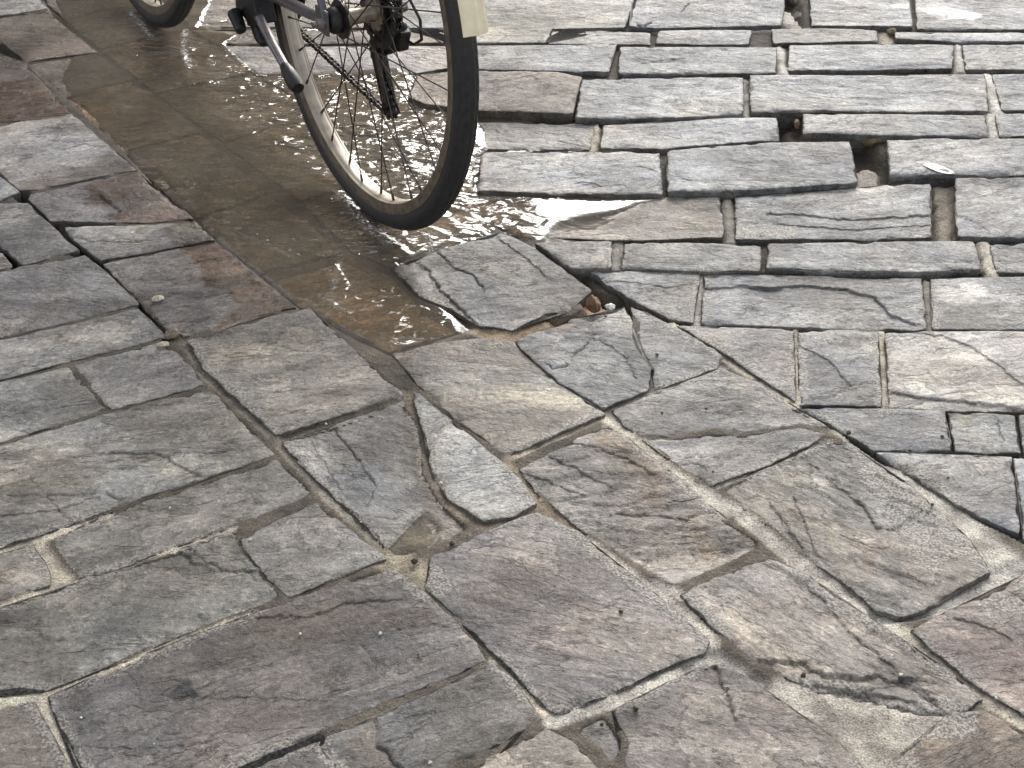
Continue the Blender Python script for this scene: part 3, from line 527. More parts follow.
def build_slab(i, S_):
    rng = np.random.default_rng(100+i)
    if S_['tilt']:
        T = np.array([unproj([(a, b)], z)[0] for a, b, z in S_['tilt']])
        pl = np.linalg.solve(np.stack([np.ones(3), T[:, 0], T[:, 1]], 1), T[:, 2])
    else: pl = np.array([S_['z']+rng.uniform(-.0008, .0008), rng.uniform(-.003, .003), 0])
    if not S_['tilt']:
        c0 = unproj(S_['pts']).mean(0); pl[0] -= pl[1]*c0[0]
    W = unproj_plane(S_['pts'], pl)[:, :2]
    n = len(W); cx = W.mean(0)
    dist = np.hypot(cx[0], cx[1])
    step = .0042 if dist < 1.9 else .0052
    if S_['relief'] > 1.25: step = .0034
    ring = resample(W, step*1.1, True)
    # outward normals, ragged quarried edge
    nx = np.roll(ring, -1, 0)-np.roll(ring, 1, 0); nr = np.stack([nx[:, 1], -nx[:, 0]], 1); nr /= np.hypot(nr[:, 0], nr[:, 1])[:, None]+1e-9
    A = 0.5*np.sum(W[:, 0]*np.roll(W[:, 1], -1)-np.roll(W[:, 0], -1)*W[:, 1])
    if A < 0: ring = ring[::-1]; nr = nr[::-1]; nr = nr*1.0
    chk = poly_dist(ring+nr*.001, W); 
    if np.mean(chk) > 0: nr = -nr
    c_b = poly_dist(np.array([W.mean(0)]), GRIDB)[0]
    j = (fbm(ring[:, 0]*55, ring[:, 1]*55, 300+i, 3, .6)-.5)*.0075
    ring = ring+nr*(j*.8+(.0016 if S_['z'] > .0025 or c_b > 0 else .0020))[:, None]
    inner = []
    for off in (.0016, .0042):
        q = ring-nr*off; inner.append(q[poly_dist(q, ring) > off*.8])
    lo = ring.min(0); hi = ring.max(0)
    gx, gy = np.meshgrid(np.arange(lo[0], hi[0], step), np.arange(lo[1], hi[1], step))
    g = np.stack([gx.ravel(), gy.ravel()], 1); g = g+rng.uniform(-.3, .3, g.shape)*step
    g = g[poly_dist(g, ring) > .0055]
    ck = []
    mycr = [c for c in CRK if near_box(c[0], ring, .005)]
    for c in mycr:
        l = resample(c[0], .003, False)
        t = np.gradient(l, axis=0); nn = np.stack([t[:, 1], -t[:, 0]], 1); nn /= np.hypot(nn[:, 0], nn[:, 1])[:, None]+1e-9
        wob = (fbm(l[:, 0]*110, l[:, 1]*110, 5, 4, .7)-.5)[:, None]*.011
        l = l+nn*wob
        c_l = l
        pts = np.vstack([l, l+nn*c[1], l-nn*c[1], l+nn*c[1]*2.2, l-nn*c[1]*2.2])
        pts = pts[poly_dist(pts, ring) > .003]
        if len(pts): ck.append((c_l, c, pts))
    for l, c, pts in ck:
        d, _ = line_dist(g, l); g = g[d > .0035]
    P2 = np.vstack([ring]+inner+[g]+[k[2] for k in ck])
    nb = len(ring)
    vs_, ed, fc, ov, oe, of = delaunay_2d_cdt([Vector(p) for p in P2], [(k, (k+1) % nb) for k in range(nb)], [], 1, 1e-5, True)
    V = np.array([(v.x, v.y) for v in vs_])
    mp = {}
    for k, o in enumerate(ov):
        for q in o: mp[q] = k
    loop = []
    for k in range(nb):
        q = mp.get(k)
        if q is not None and (not loop or loop[-1] != q): loop.append(q)
    fc = [f for f in fc if len(f) >= 3]
    # heights
    ang = S_['ang'] if S_['ang'] is not None else rng.uniform(-.35, .45)
    if S_['ang'] is not None: ang += rng.uniform(-.10, .30)
    ca, sa = math.cos(ang), math.sin(ang); off = rng.uniform(0, 50, 2)
    U = (V[:, 0]*ca+V[:, 1]*sa); Vv = (-V[:, 0]*sa+V[:, 1]*ca)
    rel = S_['relief']
    nlev = 7 if rel < 1.25 else (8 if rel < 1.8 else 10)
    t = fbm(U*4+off[0], Vv*(11 if rel < 1.8 else 15)+off[1], 11, 5, .5)*nlev
    fr = t-np.floor(t); st = np.floor(t)+smooth(.42, .58, fr)
    base = pl[0]+pl[1]*V[:, 0]+pl[2]*V[:, 1]
    h = rel*(.0012*(1+.3*(rel > 1.2)-.55*(rel > 1.8))*(st-nlev/2)+.0016*(fbm(U*9+off[1], Vv*16, 21, 4)-.5)+.0011*(fbm(U*60, Vv*110, 31, 3)-.5))
    d = poly_dist(V, ring[::1])
    h *= smooth(-.002, .02, d)*.7+.3
    chip = fbm(V[:, 0]*70, V[:, 1]*70, 41+i, 3)
    h -= (.0011+.0009*(S_['z'] > .003))*np.exp(-np.maximum(d, 0)/(.0010+.0026*chip))
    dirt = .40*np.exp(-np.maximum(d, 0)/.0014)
    bite = smooth(.60, .75, fbm(V[:, 0]*26, V[:, 1]*26, 77+i, 3))
    h -= .004*bite*np.exp(-np.maximum(d, 0)/.006)
    if rel > 1.25: dirt = np.maximum(dirt, .32*np.exp(-((fr-.42)/.05)**2)*smooth(.35, .6, fbm(V[:, 0]*30, V[:, 1]*30, 29, 3)))  # step edges darkened, partly caught dirt, partly painted ledge shade
    gate = .12+.88*smooth(.36, .58, fbm(V[:, 0]*38, V[:, 1]*38, 23, 3))
    for l, c, pts in ck:
        dl, sg = line_dist(V, l)
        h -= c[2]*gate*np.exp(-(dl/(c[1]*.75))**2)
        if c[3]: h -= abs(c[3])*((sg*np.sign(c[3])) < 0)*np.exp(-dl/.035)*smooth(0, .0012, dl)
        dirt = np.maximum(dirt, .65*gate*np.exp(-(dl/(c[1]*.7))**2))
    for Q, bz in BAS:
        if near_box(V, Q, .03):
            kb_ = smooth(-.006, .006, poly_dist(V, Q)+.004*(fbm(V[:, 0]*60, V[:, 1]*60, 19, 3)-.5)); h = h*(1-kb_)+(bz-base)*kb_
    h = np.maximum(h, -.011)
    z = base+h
    # colour
    rgb0 = np.array(S_['rgb'], float); rgb0 = rgb0.mean()+(rgb0-rgb0.mean())*(.48 if S_['wet'] < .8 else .9); rgb0 = rgb0*(1.22 if S_['wet'] > .75 else 1.)
    rgb = srgb(rgb0)*K_ALB*(1+rng.uniform(-.05, .05))
    m1 = fbm(U*5+off[1], Vv*9+off[0], 51, 4); m2 = fbm(U*7+off[0], Vv*30+off[1], 61, 4)
    warm = fbm(V[:, 0]*7+off[0], V[:, 1]*7, 71, 3)
    f1 = .80+.40*smooth(.3, .7, m1); f2 = .9+.2*smooth(.3, .7, m2)
    col = rgb[None, :]*(f1*f2*(.84+.32*fbm(V[:, 0]*2.6, V[:, 1]*2.6, 7, 4)))[:, None]
    wv = (smooth(.35, .7, warm)-.4)[:, None]
    col = col*(1+wv*np.array((.04, -.01, -.08)))
    wet = np.full(len(V), S_['wet'])
    if 0 < S_['wet'] < .9: wet = np.clip(wet+(fbm(V[:, 0]*14, V[:, 1]*14, 81, 4)-.5)*2.4*min(1, S_['wet']*2), 0, 1)
    grit = .25*np.exp(-np.maximum(d, 0)/.010)*smooth(.4, .7, fbm(V[:, 0]*12, V[:, 1]*12, 83, 2))*2
    for Q, w, mz, mc in MORT:
        if mz < -.004 or not near_box(V, Q, .06): continue
        dm, _ = line_dist(V, Q)
        grit = np.maximum(grit, .8*np.exp(-np.maximum(dm-w*.5, 0)/.012))
    if S_['wet'] > .5: grit *= 0
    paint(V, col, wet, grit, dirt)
    # sides
    L = len(loop); verts = np.column_stack([V, z]); allv = [verts]; faces = [tuple(f) for f in fc]; ntop = len(faces)
    prev = loop; rp = V[loop]; c_in = rp.mean(0)
    nrm = np.roll(rp, -1, 0)-np.roll(rp, 1, 0); nrm = np.stack([nrm[:, 1], -nrm[:, 0]], 1); nrm /= np.hypot(nrm[:, 0], nrm[:, 1])[:, None]+1e-9
    if np.mean(poly_dist(rp+nrm*.001, rp)) > 0: nrm = -nrm
    th = S_['thick']; base_i = len(verts)
    for q, (dz, ins) in enumerate(((.25, .0012), (.6, .002), (1., .005))):
        jj = (fbm(rp[:, 0]*80+q*9, rp[:, 1]*80, 90+q, 3)-.5)*.004
        xy = rp-nrm*(ins+jj)[:, None]
        allv.append(np.column_stack([xy, z[loop]-th*dz]))
        cur = list(range(base_i, base_i+L)); base_i += L
        for k in range(L):
            k2 = (k+1) % L
            faces.append((prev[k], cur[k], cur[k2], prev[k2]))
        prev = cur
    faces.append(tuple(reversed(prev)))
    AV = np.vstack(allv); nside = len(AV)-len(V)
    me = bpy.data.meshes.new('paving_slab')
    me.from_pydata(AV.tolist(), [], faces)
    sm = np.zeros(len(faces), bool); sm[:ntop] = True
    me.polygons.foreach_set('use_smooth', sm)
    ext = lambda a, v: np.concatenate([a, np.full(nside, v)])
    colA = np.vstack([col, np.repeat(col[loop].mean(0)[None, :]*.85, nside, 0)]); colA = np.column_stack([colA, np.ones(len(AV))])
    set_attr(me, 'col', 'FLOAT_COLOR', colA)
    set_attr(me, 'wet', 'FLOAT', ext(wet, min(1, S_['wet']+.25))); set_attr(me, 'dirt', 'FLOAT', ext(dirt, .55)); set_attr(me, 'grit', 'FLOAT', ext(grit, 0))
    Ua = AV[:, 0]*ca+AV[:, 1]*sa; Va = -AV[:, 0]*sa+AV[:, 1]*ca
    set_attr(me, 'tc', 'FLOAT_VECTOR', np.column_stack([Ua+off[0], Va+off[1], AV[:, 2]]))
    # origin at the slab's own centre
    c3 = np.array([c_in[0], c_in[1], float(base.mean())-th])
    me.transform(Matrix.Translation(Vector(-c3)))
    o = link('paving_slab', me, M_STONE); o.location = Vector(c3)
    tag(o, S_['label'], 'paving slab', 'stone paving slabs of the street', 'thing')
    me.update(); me.set_sharp_from_angle(angle=math.radians(50))
    return o

for i, s_ in enumerate(slabs): build_slab(i, s_)

#%% BED
# ------------------------------------------------------------------ bedding and joints under the slabs
def build_bed():
    q = w2([(-62, -38), (1092, -38), (1092, 832), (-62, 832)])
    step = .0055
    NU, NV = 330, 480
    us = np.linspace(0, 1, NU)
    # rows spaced evenly in depth
    vv = np.linspace(0, 1, NV)
    Lf = q[3][None, :]+(q[0]-q[3])[None, :]*vv[:, None]; Rt = q[2][None, :]+(q[1]-q[2])[None, :]*vv[:, None]
    P = (Lf[:, None, :]*(1-us)[None, :, None]+Rt[:, None, :]*us[None, :, None]).reshape(-1, 2)
    rim = np.minimum(np.tile(np.minimum(us, 1-us), NV), np.repeat(np.minimum(vv, 1-vv), NU))
    # grid with straight rows keeps open joints, the others are filled nearly flush
    diag = w2([(140, -38), (187, 29), (535, 249), (672, 323), (796, 406), (953, 504), (1090, 575), (1092, -38)])
    inB = smooth(-.004, .004, poly_dist(P, diag))
    z = -.0014*(1-inB)-.011*inB + (fbm(P[:, 0]*30, P[:, 1]*30, 3, 4)-.5)*.003
    openj = [([(19, 192), (30, 202), (48, 219), (70, 238), (83, 255), (100, 262)], .016), ([(0, 246), (20, 268)], .012), ([(50, 223), (110, 223)], .010), ([(786, 115), (797, 140)], .040), ([(858, 142), (878, 165), (885, 192)], .05),
             ([(935, 185), (944, 236)], .03), ([(535, 250), (560, 268), (590, 292), (625, 305)], .035), ([(393, 268), (421, 296)], .05), ([(430, 116), (500, 119), (575, 120)], .03), ([(668, 193), (760, 192), (860, 188)], .03),
             ([(622, 269), (760, 273), (980, 273)], .02), ([(575, 120), (700, 119), (743, 117)], .02), ([(790, -10), (797, 26)], .03), ([(100, 262), (140, 305), (167, 338)], .006), ([(890, 175), (950, 176)], .02), ([(800, 136), (860, 138)], .02)]
    for pts, w in openj:
        d, _ = line_dist(P, w2(pts)); k = np.exp(-(d/w*1.6)**4)
        z = z*(1-k)+(-.045)*k
    col = np.array((.105, .090, .070))[None, :]*np.ones((len(P), 1))*(.7+.6*fbm(P[:, 0]*20, P[:, 1]*20, 8, 3))[:, None]
    col *= (1-.35*inB)[:, None]
    for Q, w, mz, mc in MORT:
        d, _ = line_dist(P, Q)
        d = d+(fbm(P[:, 0]*60, P[:, 1]*60, 13, 3)-.5)*.006
        k = smooth(w*.85, w*.45, d)
        zt = mz-.0015+(fbm(P[:, 0]*110, P[:, 1]*110, 14, 3)-.5)*.004-.0012*(d/w)
        z = z*(1-k)+zt*k
        col = col*(1-k[:, None])+np.minimum(mc*1.45, .6)[None, :]*k[:, None]
    under = np.zeros(len(P))
    for S_ in slabs:
        Q = w2(S_['pts']); lo = Q.min(0); hi = Q.max(0)
        k = np.where((P[:, 0] > lo[0]) & (P[:, 0] < hi[0]) & (P[:, 1] > lo[1]) & (P[:, 1] < hi[1]))[0]
        if len(k): under[k] = np.maximum(under[k], smooth(.003, .010, poly_dist(P[k], Q)))
    z = z*(1-under)-.022*under
    lane = w2([(45, 0), (-10, -38), (190, -38), (256, 74), (475, 76), (490, 230), (400, 262), (470, 325), (390, 352), (300, 306), (150, 180)])
    wet = smooth(-.02, .02, poly_dist(P, lane))
    zl = np.minimum(z, -.012); z = z*(1-wet)+zl*wet; col = col*(1-wet[:, None])+np.array((.12, .1, .075))*wet[:, None]
    z = np.where(rim <= 1e-6, -.05, z)
    idx = np.arange(NU*NV).reshape(NV, NU)
    f = np.stack([idx[:-1, :-1], idx[:-1, 1:], idx[1:, 1:], idx[1:, :-1]], -1).reshape(-1, 4)
    me = bpy.data.meshes.new('bedding_sand'); me.from_pydata(np.column_stack([P, z]).tolist(), [], f.tolist())
    me.polygons.foreach_set('use_smooth', np.ones(len(f), bool))
    set_attr(me, 'col', 'FLOAT_COLOR', np.column_stack([col, np.ones(len(P))])); set_attr(me, 'wet', 'FLOAT', wet)
    set_attr(me, 'tc', 'FLOAT_VECTOR', np.column_stack([P, z])); me.update()
    tag(link('bedding_ground', me, M_BED), kind='structure')
    # paving that carries on beyond the photographed patch
    far = np.array([(-60, 60), (60, 60), (60, -60), (-60, -60)], float)
    qq = np.array([q[0], q[1], q[2], q[3]])
    V = [(*p, -.002) for p in qq]+[(*p, -.002) for p in far]
    me = bpy.data.meshes.new('pavement'); me.from_pydata(V, [], [(0, 4, 5, 1)[::-1], (1, 5, 6, 2)[::-1], (2, 6, 7, 3)[::-1], (3, 7, 4, 0)[::-1]])
    me.update(); tag(link('pavement', me, outer_paving_material()), kind='structure')
build_bed()

#%% WATER
# ------------------------------------------------------------------ water
def water_sheet(name, outline, z0, step, turb_zones, crests=(), foam_glints=(), murk=.4, slope=None, turb0=.15):
    Q = w2(outline, z0)
    ring = resample(Q, .02, True)
    ring = ring+(np.stack([fbm(ring[:, 0]*30, ring[:, 1]*30, 2, 3), fbm(ring[:, 0]*30, ring[:, 1]*30, 4, 3)], 1)-.5)*.012
    lo = ring.min(0); hi = ring.max(0)
    gx, gy = np.meshgrid(np.arange(lo[0], hi[0], step), np.arange(lo[1], hi[1], step))
    g = np.stack([gx.ravel(), gy.ravel()], 1); g = g[poly_dist(g, ring) > step*.5]
    P2 = np.vstack([ring, g]); nb = len(ring)
    vs_, ed, fc, *_ = delaunay_2d_cdt([Vector(p) for p in P2], [(k, (k+1) % nb) for k in range(nb)], [], 1, 1e-5, False)
    V = np.array([(v.x, v.y) for v in vs_])
    d = poly_dist(V, ring)
    turb = np.full(len(V), turb0)
    for pts, amt, soft in turb_zones:
        turb = np.maximum(turb, amt*smooth(-soft, soft, poly_dist(V, w2(pts))))
    wob = fbm(V[:, 0]*22, V[:, 1]*50, 5, 3)
    z = z0+turb*.0042*(wob-.5)+turb*.0018*(fbm(V[:, 0]*55+wob*3, V[:, 1]*120, 6, 3)-.5)
    if slope: z += slope[0]*(V[:, 0]-Q[:, 0].mean())+slope[1]*(V[:, 1]-Q[:, 1].mean())
    for pts, hgt, w in crests:
        dl, _ = line_dist(V, w2(pts)); dl = dl+(fbm(V[:, 0]*80, V[:, 1]*80, 15, 3)-.5)*.006
        z += hgt*np.exp(-(dl/w)**2)-hgt*.4*np.exp(-((dl-w*2)/w)**2)
    foam = np.zeros(len(V))
    for pts, w, amt in foam_glints:
        dl, _ = line_dist(V, w2(pts)); dl = dl+(fbm(V[:, 0]*90, V[:, 1]*90, 16, 3)-.5)*w*1.5
        foam = np.maximum(foam, amt*np.exp(-(dl/w)**2))
    z -= (.006 if turb0 else 0.)*np.exp(-np.maximum(d, 0)/.004)
    me = bpy.data.meshes.new(name); me.from_pydata(np.column_stack([V, z]).tolist(), [], [tuple(f) for f in fc])
    me.polygons.foreach_set('use_smooth', np.ones(len(fc), bool))
    set_attr(me, 'turb', 'FLOAT', turb); set_attr(me, 'foam', 'FLOAT', foam)
    set_attr(me, 'murk', 'FLOAT', np.full(len(V), murk)); me.update()
    return tag(link(name, me, M_WATER), kind='structure')

CRESTS = [([(168, 103), (164, 118), (175, 132)], .0016, .005), ([(171, 158), (180, 172), (193, 186)], .0016, .005), ([(221, 216), (256, 236), (302, 258)], .0016, .005),
          ([(143, 66), (160, 74), (185, 83), (220, 80), (256, 72)], .0014, .005), ([(338, 192), (352, 208), (366, 224), (406, 254)], .002, .007), ([(190, 50), (188, 35), (182, 60), (192, 85)], .002, .006),
          ([(255, 104), (270, 118), (300, 128)], .0012, .006), ([(140, 45), (144, 62), (141, 78)], .001, .004), ([(420, 225), (440, 232), (470, 245)], .002, .006), ([(332, 262), (345, 282), (340, 300)], .0012, .004)]
water_sheet('flood_water', [(30, -36), (52, -8), (66, 30), (70, 52), (60, 80), (70, 98), (100, 125), (122, 148), (150, 166), (175, 190), (200, 219), (216, 240), (258, 272), (290, 300), (310, 305), (340, 328), (388, 352),
            (430, 342), (462, 334), (466, 326), (448, 304), (420, 288), (400, 262), (440, 246), (505, 226), (536, 244), (548, 238), (560, 222), (610, 214), (640, 204), (668, 199), (666, 189), (600, 188), (540, 187), (476, 186),
            (476, 155), (490, 146), (480, 120), (440, 108), (408, 96), (416, 75), (400, 66), (300, 70), (256, 70), (225, 44), (240, 34), (200, 26), (230, -36)],
            -.0005, .0055,
            [([(80, 60), (140, 20), (300, 160), (400, 250), (300, 290), (150, 160)], .28, .04), ([(185, 30), (260, 68), (420, 74), (470, 120), (480, 200), (430, 225), (370, 190), (300, 165), (225, 110), (190, 70)], 1., .03), ([(440, 190), (530, 195), (540, 236), (450, 250)], 1., .01),
             ([(120, 0), (180, 30), (180, 60), (130, 60)], .6, .02), ([(330, 180), (420, 230), (400, 262), (340, 240)], .7, .02), ([(330, 270), (400, 290), (470, 325), (400, 350), (320, 320)], .35, .02)],
            CRESTS, [([(185, 30), (183, 48), (190, 66)], .006, .8), ([(338, 192), (352, 208), (366, 224), (390, 244)], .007, .7), ([(130, 12), (140, 22), (150, 36)], .006, .7), ([(425, 232), (436, 250)], .006, .7),
                     ([(320, 295), (335, 305), (350, 312)], .006, .25), ([(340, 262), (330, 300)], .004, .25), ([(380, 225), (400, 240)], .006, .4)], murk=.14)
water_sheet('clear_puddle', [(388, 547), (398, 536), (412, 520), (424, 513), (434, 520), (434, 536), (420, 549), (398, 552)], -.0064, .004, [], murk=.05, turb0=0.)
#%% BIKE
# ------------------------------------------------------------------ bicycle
BK_P, BK_HEAD, BK_LEAN = (-.24112, 2.31762, 0.), 2.12464, -.00246
WB = 1.044                                                    # wheelbase
h = Vector((math.cos(BK_HEAD), math.sin(BK_HEAD), 0)); l0 = Vector((-h.y, h.x, 0))
upv = Vector((0, 0, 1))*math.cos(BK_LEAN)+l0*math.sin(BK_LEAN); lf = upv.cross(h)
bike = bpy.data.objects.new('bicycle', None); COL.objects.link(bike)
bm_ = Matrix.Identity(4)
for i in range(3): bm_[i][0] = h[i]; bm_[i][1] = lf[i]; bm_[i][2] = upv[i]; bm_[i][3] = BK_P[i]
bike.matrix_world = bm_
tag(bike, 'bicycle with cream mudguard and silver rims standing in the flood water', 'bicycle')

mt_tyre = plain('tyre_rubber', (.022, .021, .022), .62, 0, .35, 150, .0006)
mt_wall = plain('gum_sidewall', (.055, .036, .022), .5, 0, .3, 90)
mt_rim = plain('brushed_alloy', (.50, .44, .35), .38, .45, .10, 40, .0003)
mt_track = plain('grimy_brake_track', (.135, .105, .075), .45, .2, .35, 70, .0004)
mt_hub = plain('tarnished_hub_alloy', (.30, .26, .20), .35, .7, .25, 60)
mt_spoke = plain('dark_spoke_steel', (.07, .055, .05), .38, .7, .3, 80, .0001)
mt_black = plain('greasy_black', (.016, .015, .015), .42, .2, .5, 120, .0008)
mt_chain = plain('oily_chain_steel', (.045, .04, .036), .35, .7, .5, 200, .0005)
mt_frame = plain('mauve_grey_paint', (.085, .078, .084), .3, .1, .15, 30, .0002, .4)
mt_guard = plain('cream_mudguard_plastic', (.88, .76, .52), .35, 0, .10, 25, .0002, .2)
mt_kick = plain('dull_alloy', (.22, .20, .20), .36, .7, .2, 60)
mt_cable = plain('black_cable', (.02, .018, .016), .4, 0, .3, 80)
mt_seat = plain('black_saddle', (.03, .028, .026), .6, 0, .3, 80)

class MB:
    def __init__(s): s.v = []; s.f = []
    def add(s, V, Fs):
        b = len(s.v); s.v += [tuple(p) for p in V]; s.f += [tuple(b+i for i in f) for f in Fs]
    def tube(s, pts, r, n=12, cap=True):
        pts = [Vector(p) for p in pts]; rs = r if isinstance(r, (list, tuple)) else [r]*len(pts)
        V = []; prev = None
        for i, p in enumerate(pts):
            t = (pts[min(i+1, len(pts)-1)]-pts[max(i-1, 0)]).normalized()
            if prev is None: a = t.orthogonal().normalized()
            else: a = (prev-t*prev.dot(t)).normalized()
            prev = a; b = t.cross(a)
            for k in range(n):
                th = 2*math.pi*k/n; V.append(p+(a*math.cos(th)+b*math.sin(th))*rs[i])
        Fs = [(i*n+k, i*n+(k+1) % n, (i+1)*n+(k+1) % n, (i+1)*n+k) for i in range(len(pts)-1) for k in range(n)]
        if cap: Fs += [tuple(range(n))[::-1], tuple((len(pts)-1)*n+k for k in range(n))]
        s.add(V, Fs)
    def lathe(s, prof, c, n=96, a0=0., a1=None, closed_prof=True, fn=None):
        """profile of (radius, y) turned round the wheel axis (local y) at centre c"""
        full = a1 is None
        if full: a1 = a0+2*math.pi
        m_ = n if full else n+1
        V = []
        for i in range(m_):
            a = a0+(a1-a0)*i/n
            for j, (r, y) in enumerate(prof):
                if fn: r = fn(r, y, i, j)
                V.append((c[0]+r*math.cos(a), c[1]+y, c[2]+r*math.sin(a)))
        k = len(prof); Fs = []
        for i in range(n):
            i2 = (i+1) % m_
            for j in range(k if closed_prof else k-1):
                j2 = (j+1) % k
                Fs.append((i*k+j, i*k+j2, i2*k+j2, i2*k+j))
        if not full and closed_prof: Fs += [tuple(range(k))[::-1], tuple((m_-1)*k+j for j in range(k))]
        s.add(V, Fs)
    def box(s, c, sx, sy, sz, rot=0.):
        V = []
        for dx in (-1, 1):
            for dy in (-1, 1):
                for dz in (-1, 1):
                    x, z = dx*sx/2, dz*sz/2
                    V.append((c[0]+x*math.cos(rot)-z*math.sin(rot), c[1]+dy*sy/2, c[2]+x*math.sin(rot)+z*math.cos(rot)))
        s.add(V, [(0, 1, 3, 2), (4, 6, 7, 5), (0, 4, 5, 1), (2, 3, 7, 6), (0, 2, 6, 4), (1, 5, 7, 3)])
    def build(s, name, mat, parent, bevel=0., smooth_=True):
        me = bpy.data.meshes.new(name); me.from_pydata(s.v, [], s.f)
        if smooth_: me.polygons.foreach_set('use_smooth', np.ones(len(s.f), bool))
        me.update(); o = link(name, me, mat, parent)
        if smooth_ and hasattr(me, 'set_sharp_from_angle'): me.set_sharp_from_angle(angle=math.radians(40))
        if bevel:
            b = o.modifiers.new('bevel', 'BEVEL'); b.width = bevel; b.segments = 2; b.limit_method = 'ANGLE'
        return o

def wheel(name, cx, rear):
    w = bpy.data.objects.new(name, None); COL.objects.link(w); w.parent = bike; w.location = (cx, 0, .345)
    c = (0, 0, 0); R0, rt = .3265, .0185
    # tyre: tread cap with ribs and grooves, gum sidewalls
    prof = []
    for k in range(23):
        a = math.radians(-142+284*k/22)
        prof.append((R0+rt*math.cos(a), rt*math.sin(a)))
    inn = [(R0+(rt-.004)*math.cos(math.radians(142-284*k/8)), (rt-.004)*math.sin(math.radians(142-284*k/8))) for k in range(9)]
    def tread(r, y, i, j):
        if j < 23 and abs(y) < .0165 and r > R0+.003:
            rib = (j % 2 == 1)
            if rib: r -= .0020
            if (i+(j*3)) % 4 == 0 and abs(y) > .005: r -= .0012
        return r
    t = MB(); t.lathe(prof+inn, c, 360, fn=tread); tyre = t.build('tyre', mt_tyre, w)
    sw = MB()
    for sgn in (-1, 1):
        pr = [(R0+rt*1.02*math.cos(a), sgn*rt*1.02*math.sin(a)) for a in [math.radians(q) for q in (122, 127, 133, 139, 145)]]
        pr += [(r-.0012, y*.92) for r, y in pr[::-1]]
        sw.lathe(pr, c, 120)
    sw.build('sidewall', mt_wall, w)
    rm = MB()
    rm.lathe([(.3145, .0140), (.3000, .0142), (.2978, .0134), (.2972, .0105), (.2980, .0095), (.2966, .0080), (.2962, .0030), (.2962, -.0030), (.2966, -.0080), (.2980, -.0095), (.2972, -.0105), (.2978, -.0134), (.3000, -.0142), (.3145, -.0140), (.3120, -.0120), (.3030, -.0115), (.3030, .0115), (.3120, .0120)], c, 128)
    rm.build('rim', mt_rim, w)
    bt = MB()
    for sgn in (-1, 1): bt.lathe([(.3150, sgn*.0150), (.3000, sgn*.0152), (.2984, sgn*.0143), (.3000, sgn*.0138), (.3150, sgn*.0138)], c, 128)
    bt.build('brake_track', mt_track, w)
    hb = MB(); yl, yr = (.034, -.022) if rear else (.032, -.032)
    hb.lathe([(.0145, yl), (.0125, .01), (.0125, -.01), (.0150, yr), (.004, yr), (.004, yl)], c, 32)
    hb.lathe([(.0295, yl+.0015), (.0295, yl-.002), (.012, yl-.003), (.012, yl+.003)], c, 40)
    hb.lathe([(.0295, yr+.0015), (.0295, yr-.002), (.012, yr-.003), (.012, yr+.003)], c, 40)
    hb.build('hub', mt_hub, w)
    ax = MB(); ax.tube([(0, .085, 0), (0, -.075, 0)], .0048, 12)
    ax.build('axle', mt_kick, w)
    if rear:
        cv = MB(); cv.lathe([(.017, .036), (.021, .041), (.021, .052), (.016, .058), (.006, .060), (.006, .036)], c, 40)
        cv.lathe([(.0305, .0365), (.031, .0385), (.020, .0400), (.016, .0365)], c, 40)
        cv.build('hub_cover', mt_black, w)
    n = 32
    for k in range(n):
        side = 1 if k % 2 == 0 else -1
        yy = yl if side > 0 else yr
        lead = 1 if (k//2) % 2 == 0 else -1
        ar = 2*math.pi*(k+.37)/n; ah = ar+lead*math.radians(66)
        p0 = Vector((.0265*math.cos(ah), yy+lead*.0018, .0265*math.sin(ah))); p1 = Vector((.2965*math.cos(ar), side*.003, .2965*math.sin(ar)))
        sp_ = MB(); sp_.tube([p0, p1], .00115, 6)
        d_ = (p1-p0).normalized(); sp_.tube([p1-d_*.014, p1-d_*.012, p1], [.0015, .0021, .0023], 8)
        sp_.build('spoke', mt_spoke, w)
    return w
rw = wheel('rear_wheel', 0, True); fw = wheel('front_wheel', WB, False)

def mudguard(cx, a0, a1):
    g = MB(); R_, W_ = .363, .0200
    outer = [(R_+.006*math.cos(q*1.35), W_*math.sin(q*1.35)/math.sin(1.35)) for q in np.linspace(-1, 1, 13)]
    outer = [(r+.005*max(0, 1-abs(y)/.009), y) for r, y in outer]
    inner_ = [(r-.0022, y*.96) for r, y in outer[::-1]]
    g.lathe(outer+inner_, (cx, 0, .345), 60, a0, a1)
    return g.build('mudguard', mt_guard, bike)
mudguard(0, math.radians(22), math.radians(166.5)); mudguard(WB, math.radians(35), math.radians(200))

# frame
fr = MB()
BB = Vector((.44, 0, .285)); ST = Vector((.27, 0, .80)); HT = Vector((.84, 0, .86)); HB = Vector((.88, 0, .70))
fr.tube([BB, ST], .0165, 16); fr.tube([HB, BB], .0185, 16); fr.tube([HB+Vector((0, 0, .03)), ST+Vector((.03, 0, -.12))], .016, 16); fr.tube([HT, HB], .019, 16)
fr.tube([BB-Vector((0, .035, 0)), BB+Vector((0, .035, 0))], .021, 20)
for sy in (1, -1):
    fr.tube([(0, sy*.063, .347), (.06, sy*.062, .340), (.30, sy*.047, .305), (.41, sy*.022, .288)], [.0065, .0095, .0105, .011], 12)
    fr.tube([(0, sy*.063, .350), (.12, sy*.05, .56), (.26, sy*.018, .78)], [.006, .0075, .008], 12)
fr.build('frame', mt_frame, bike)
for sy in (1, -1):
    dp = MB(); dp.box((.008, sy*.064, .345), .042, .005, .040); dp.build('dropout', mt_frame, bike, .002)
fk = MB()
fk.tube([HT, HB], .014, 12)
for sy in (1, -1): fk.tube([HB+Vector((0, sy*.03, 0)), (.965, sy*.05, .45), (WB, sy*.052, .345)], [.013, .011, .007], 12)
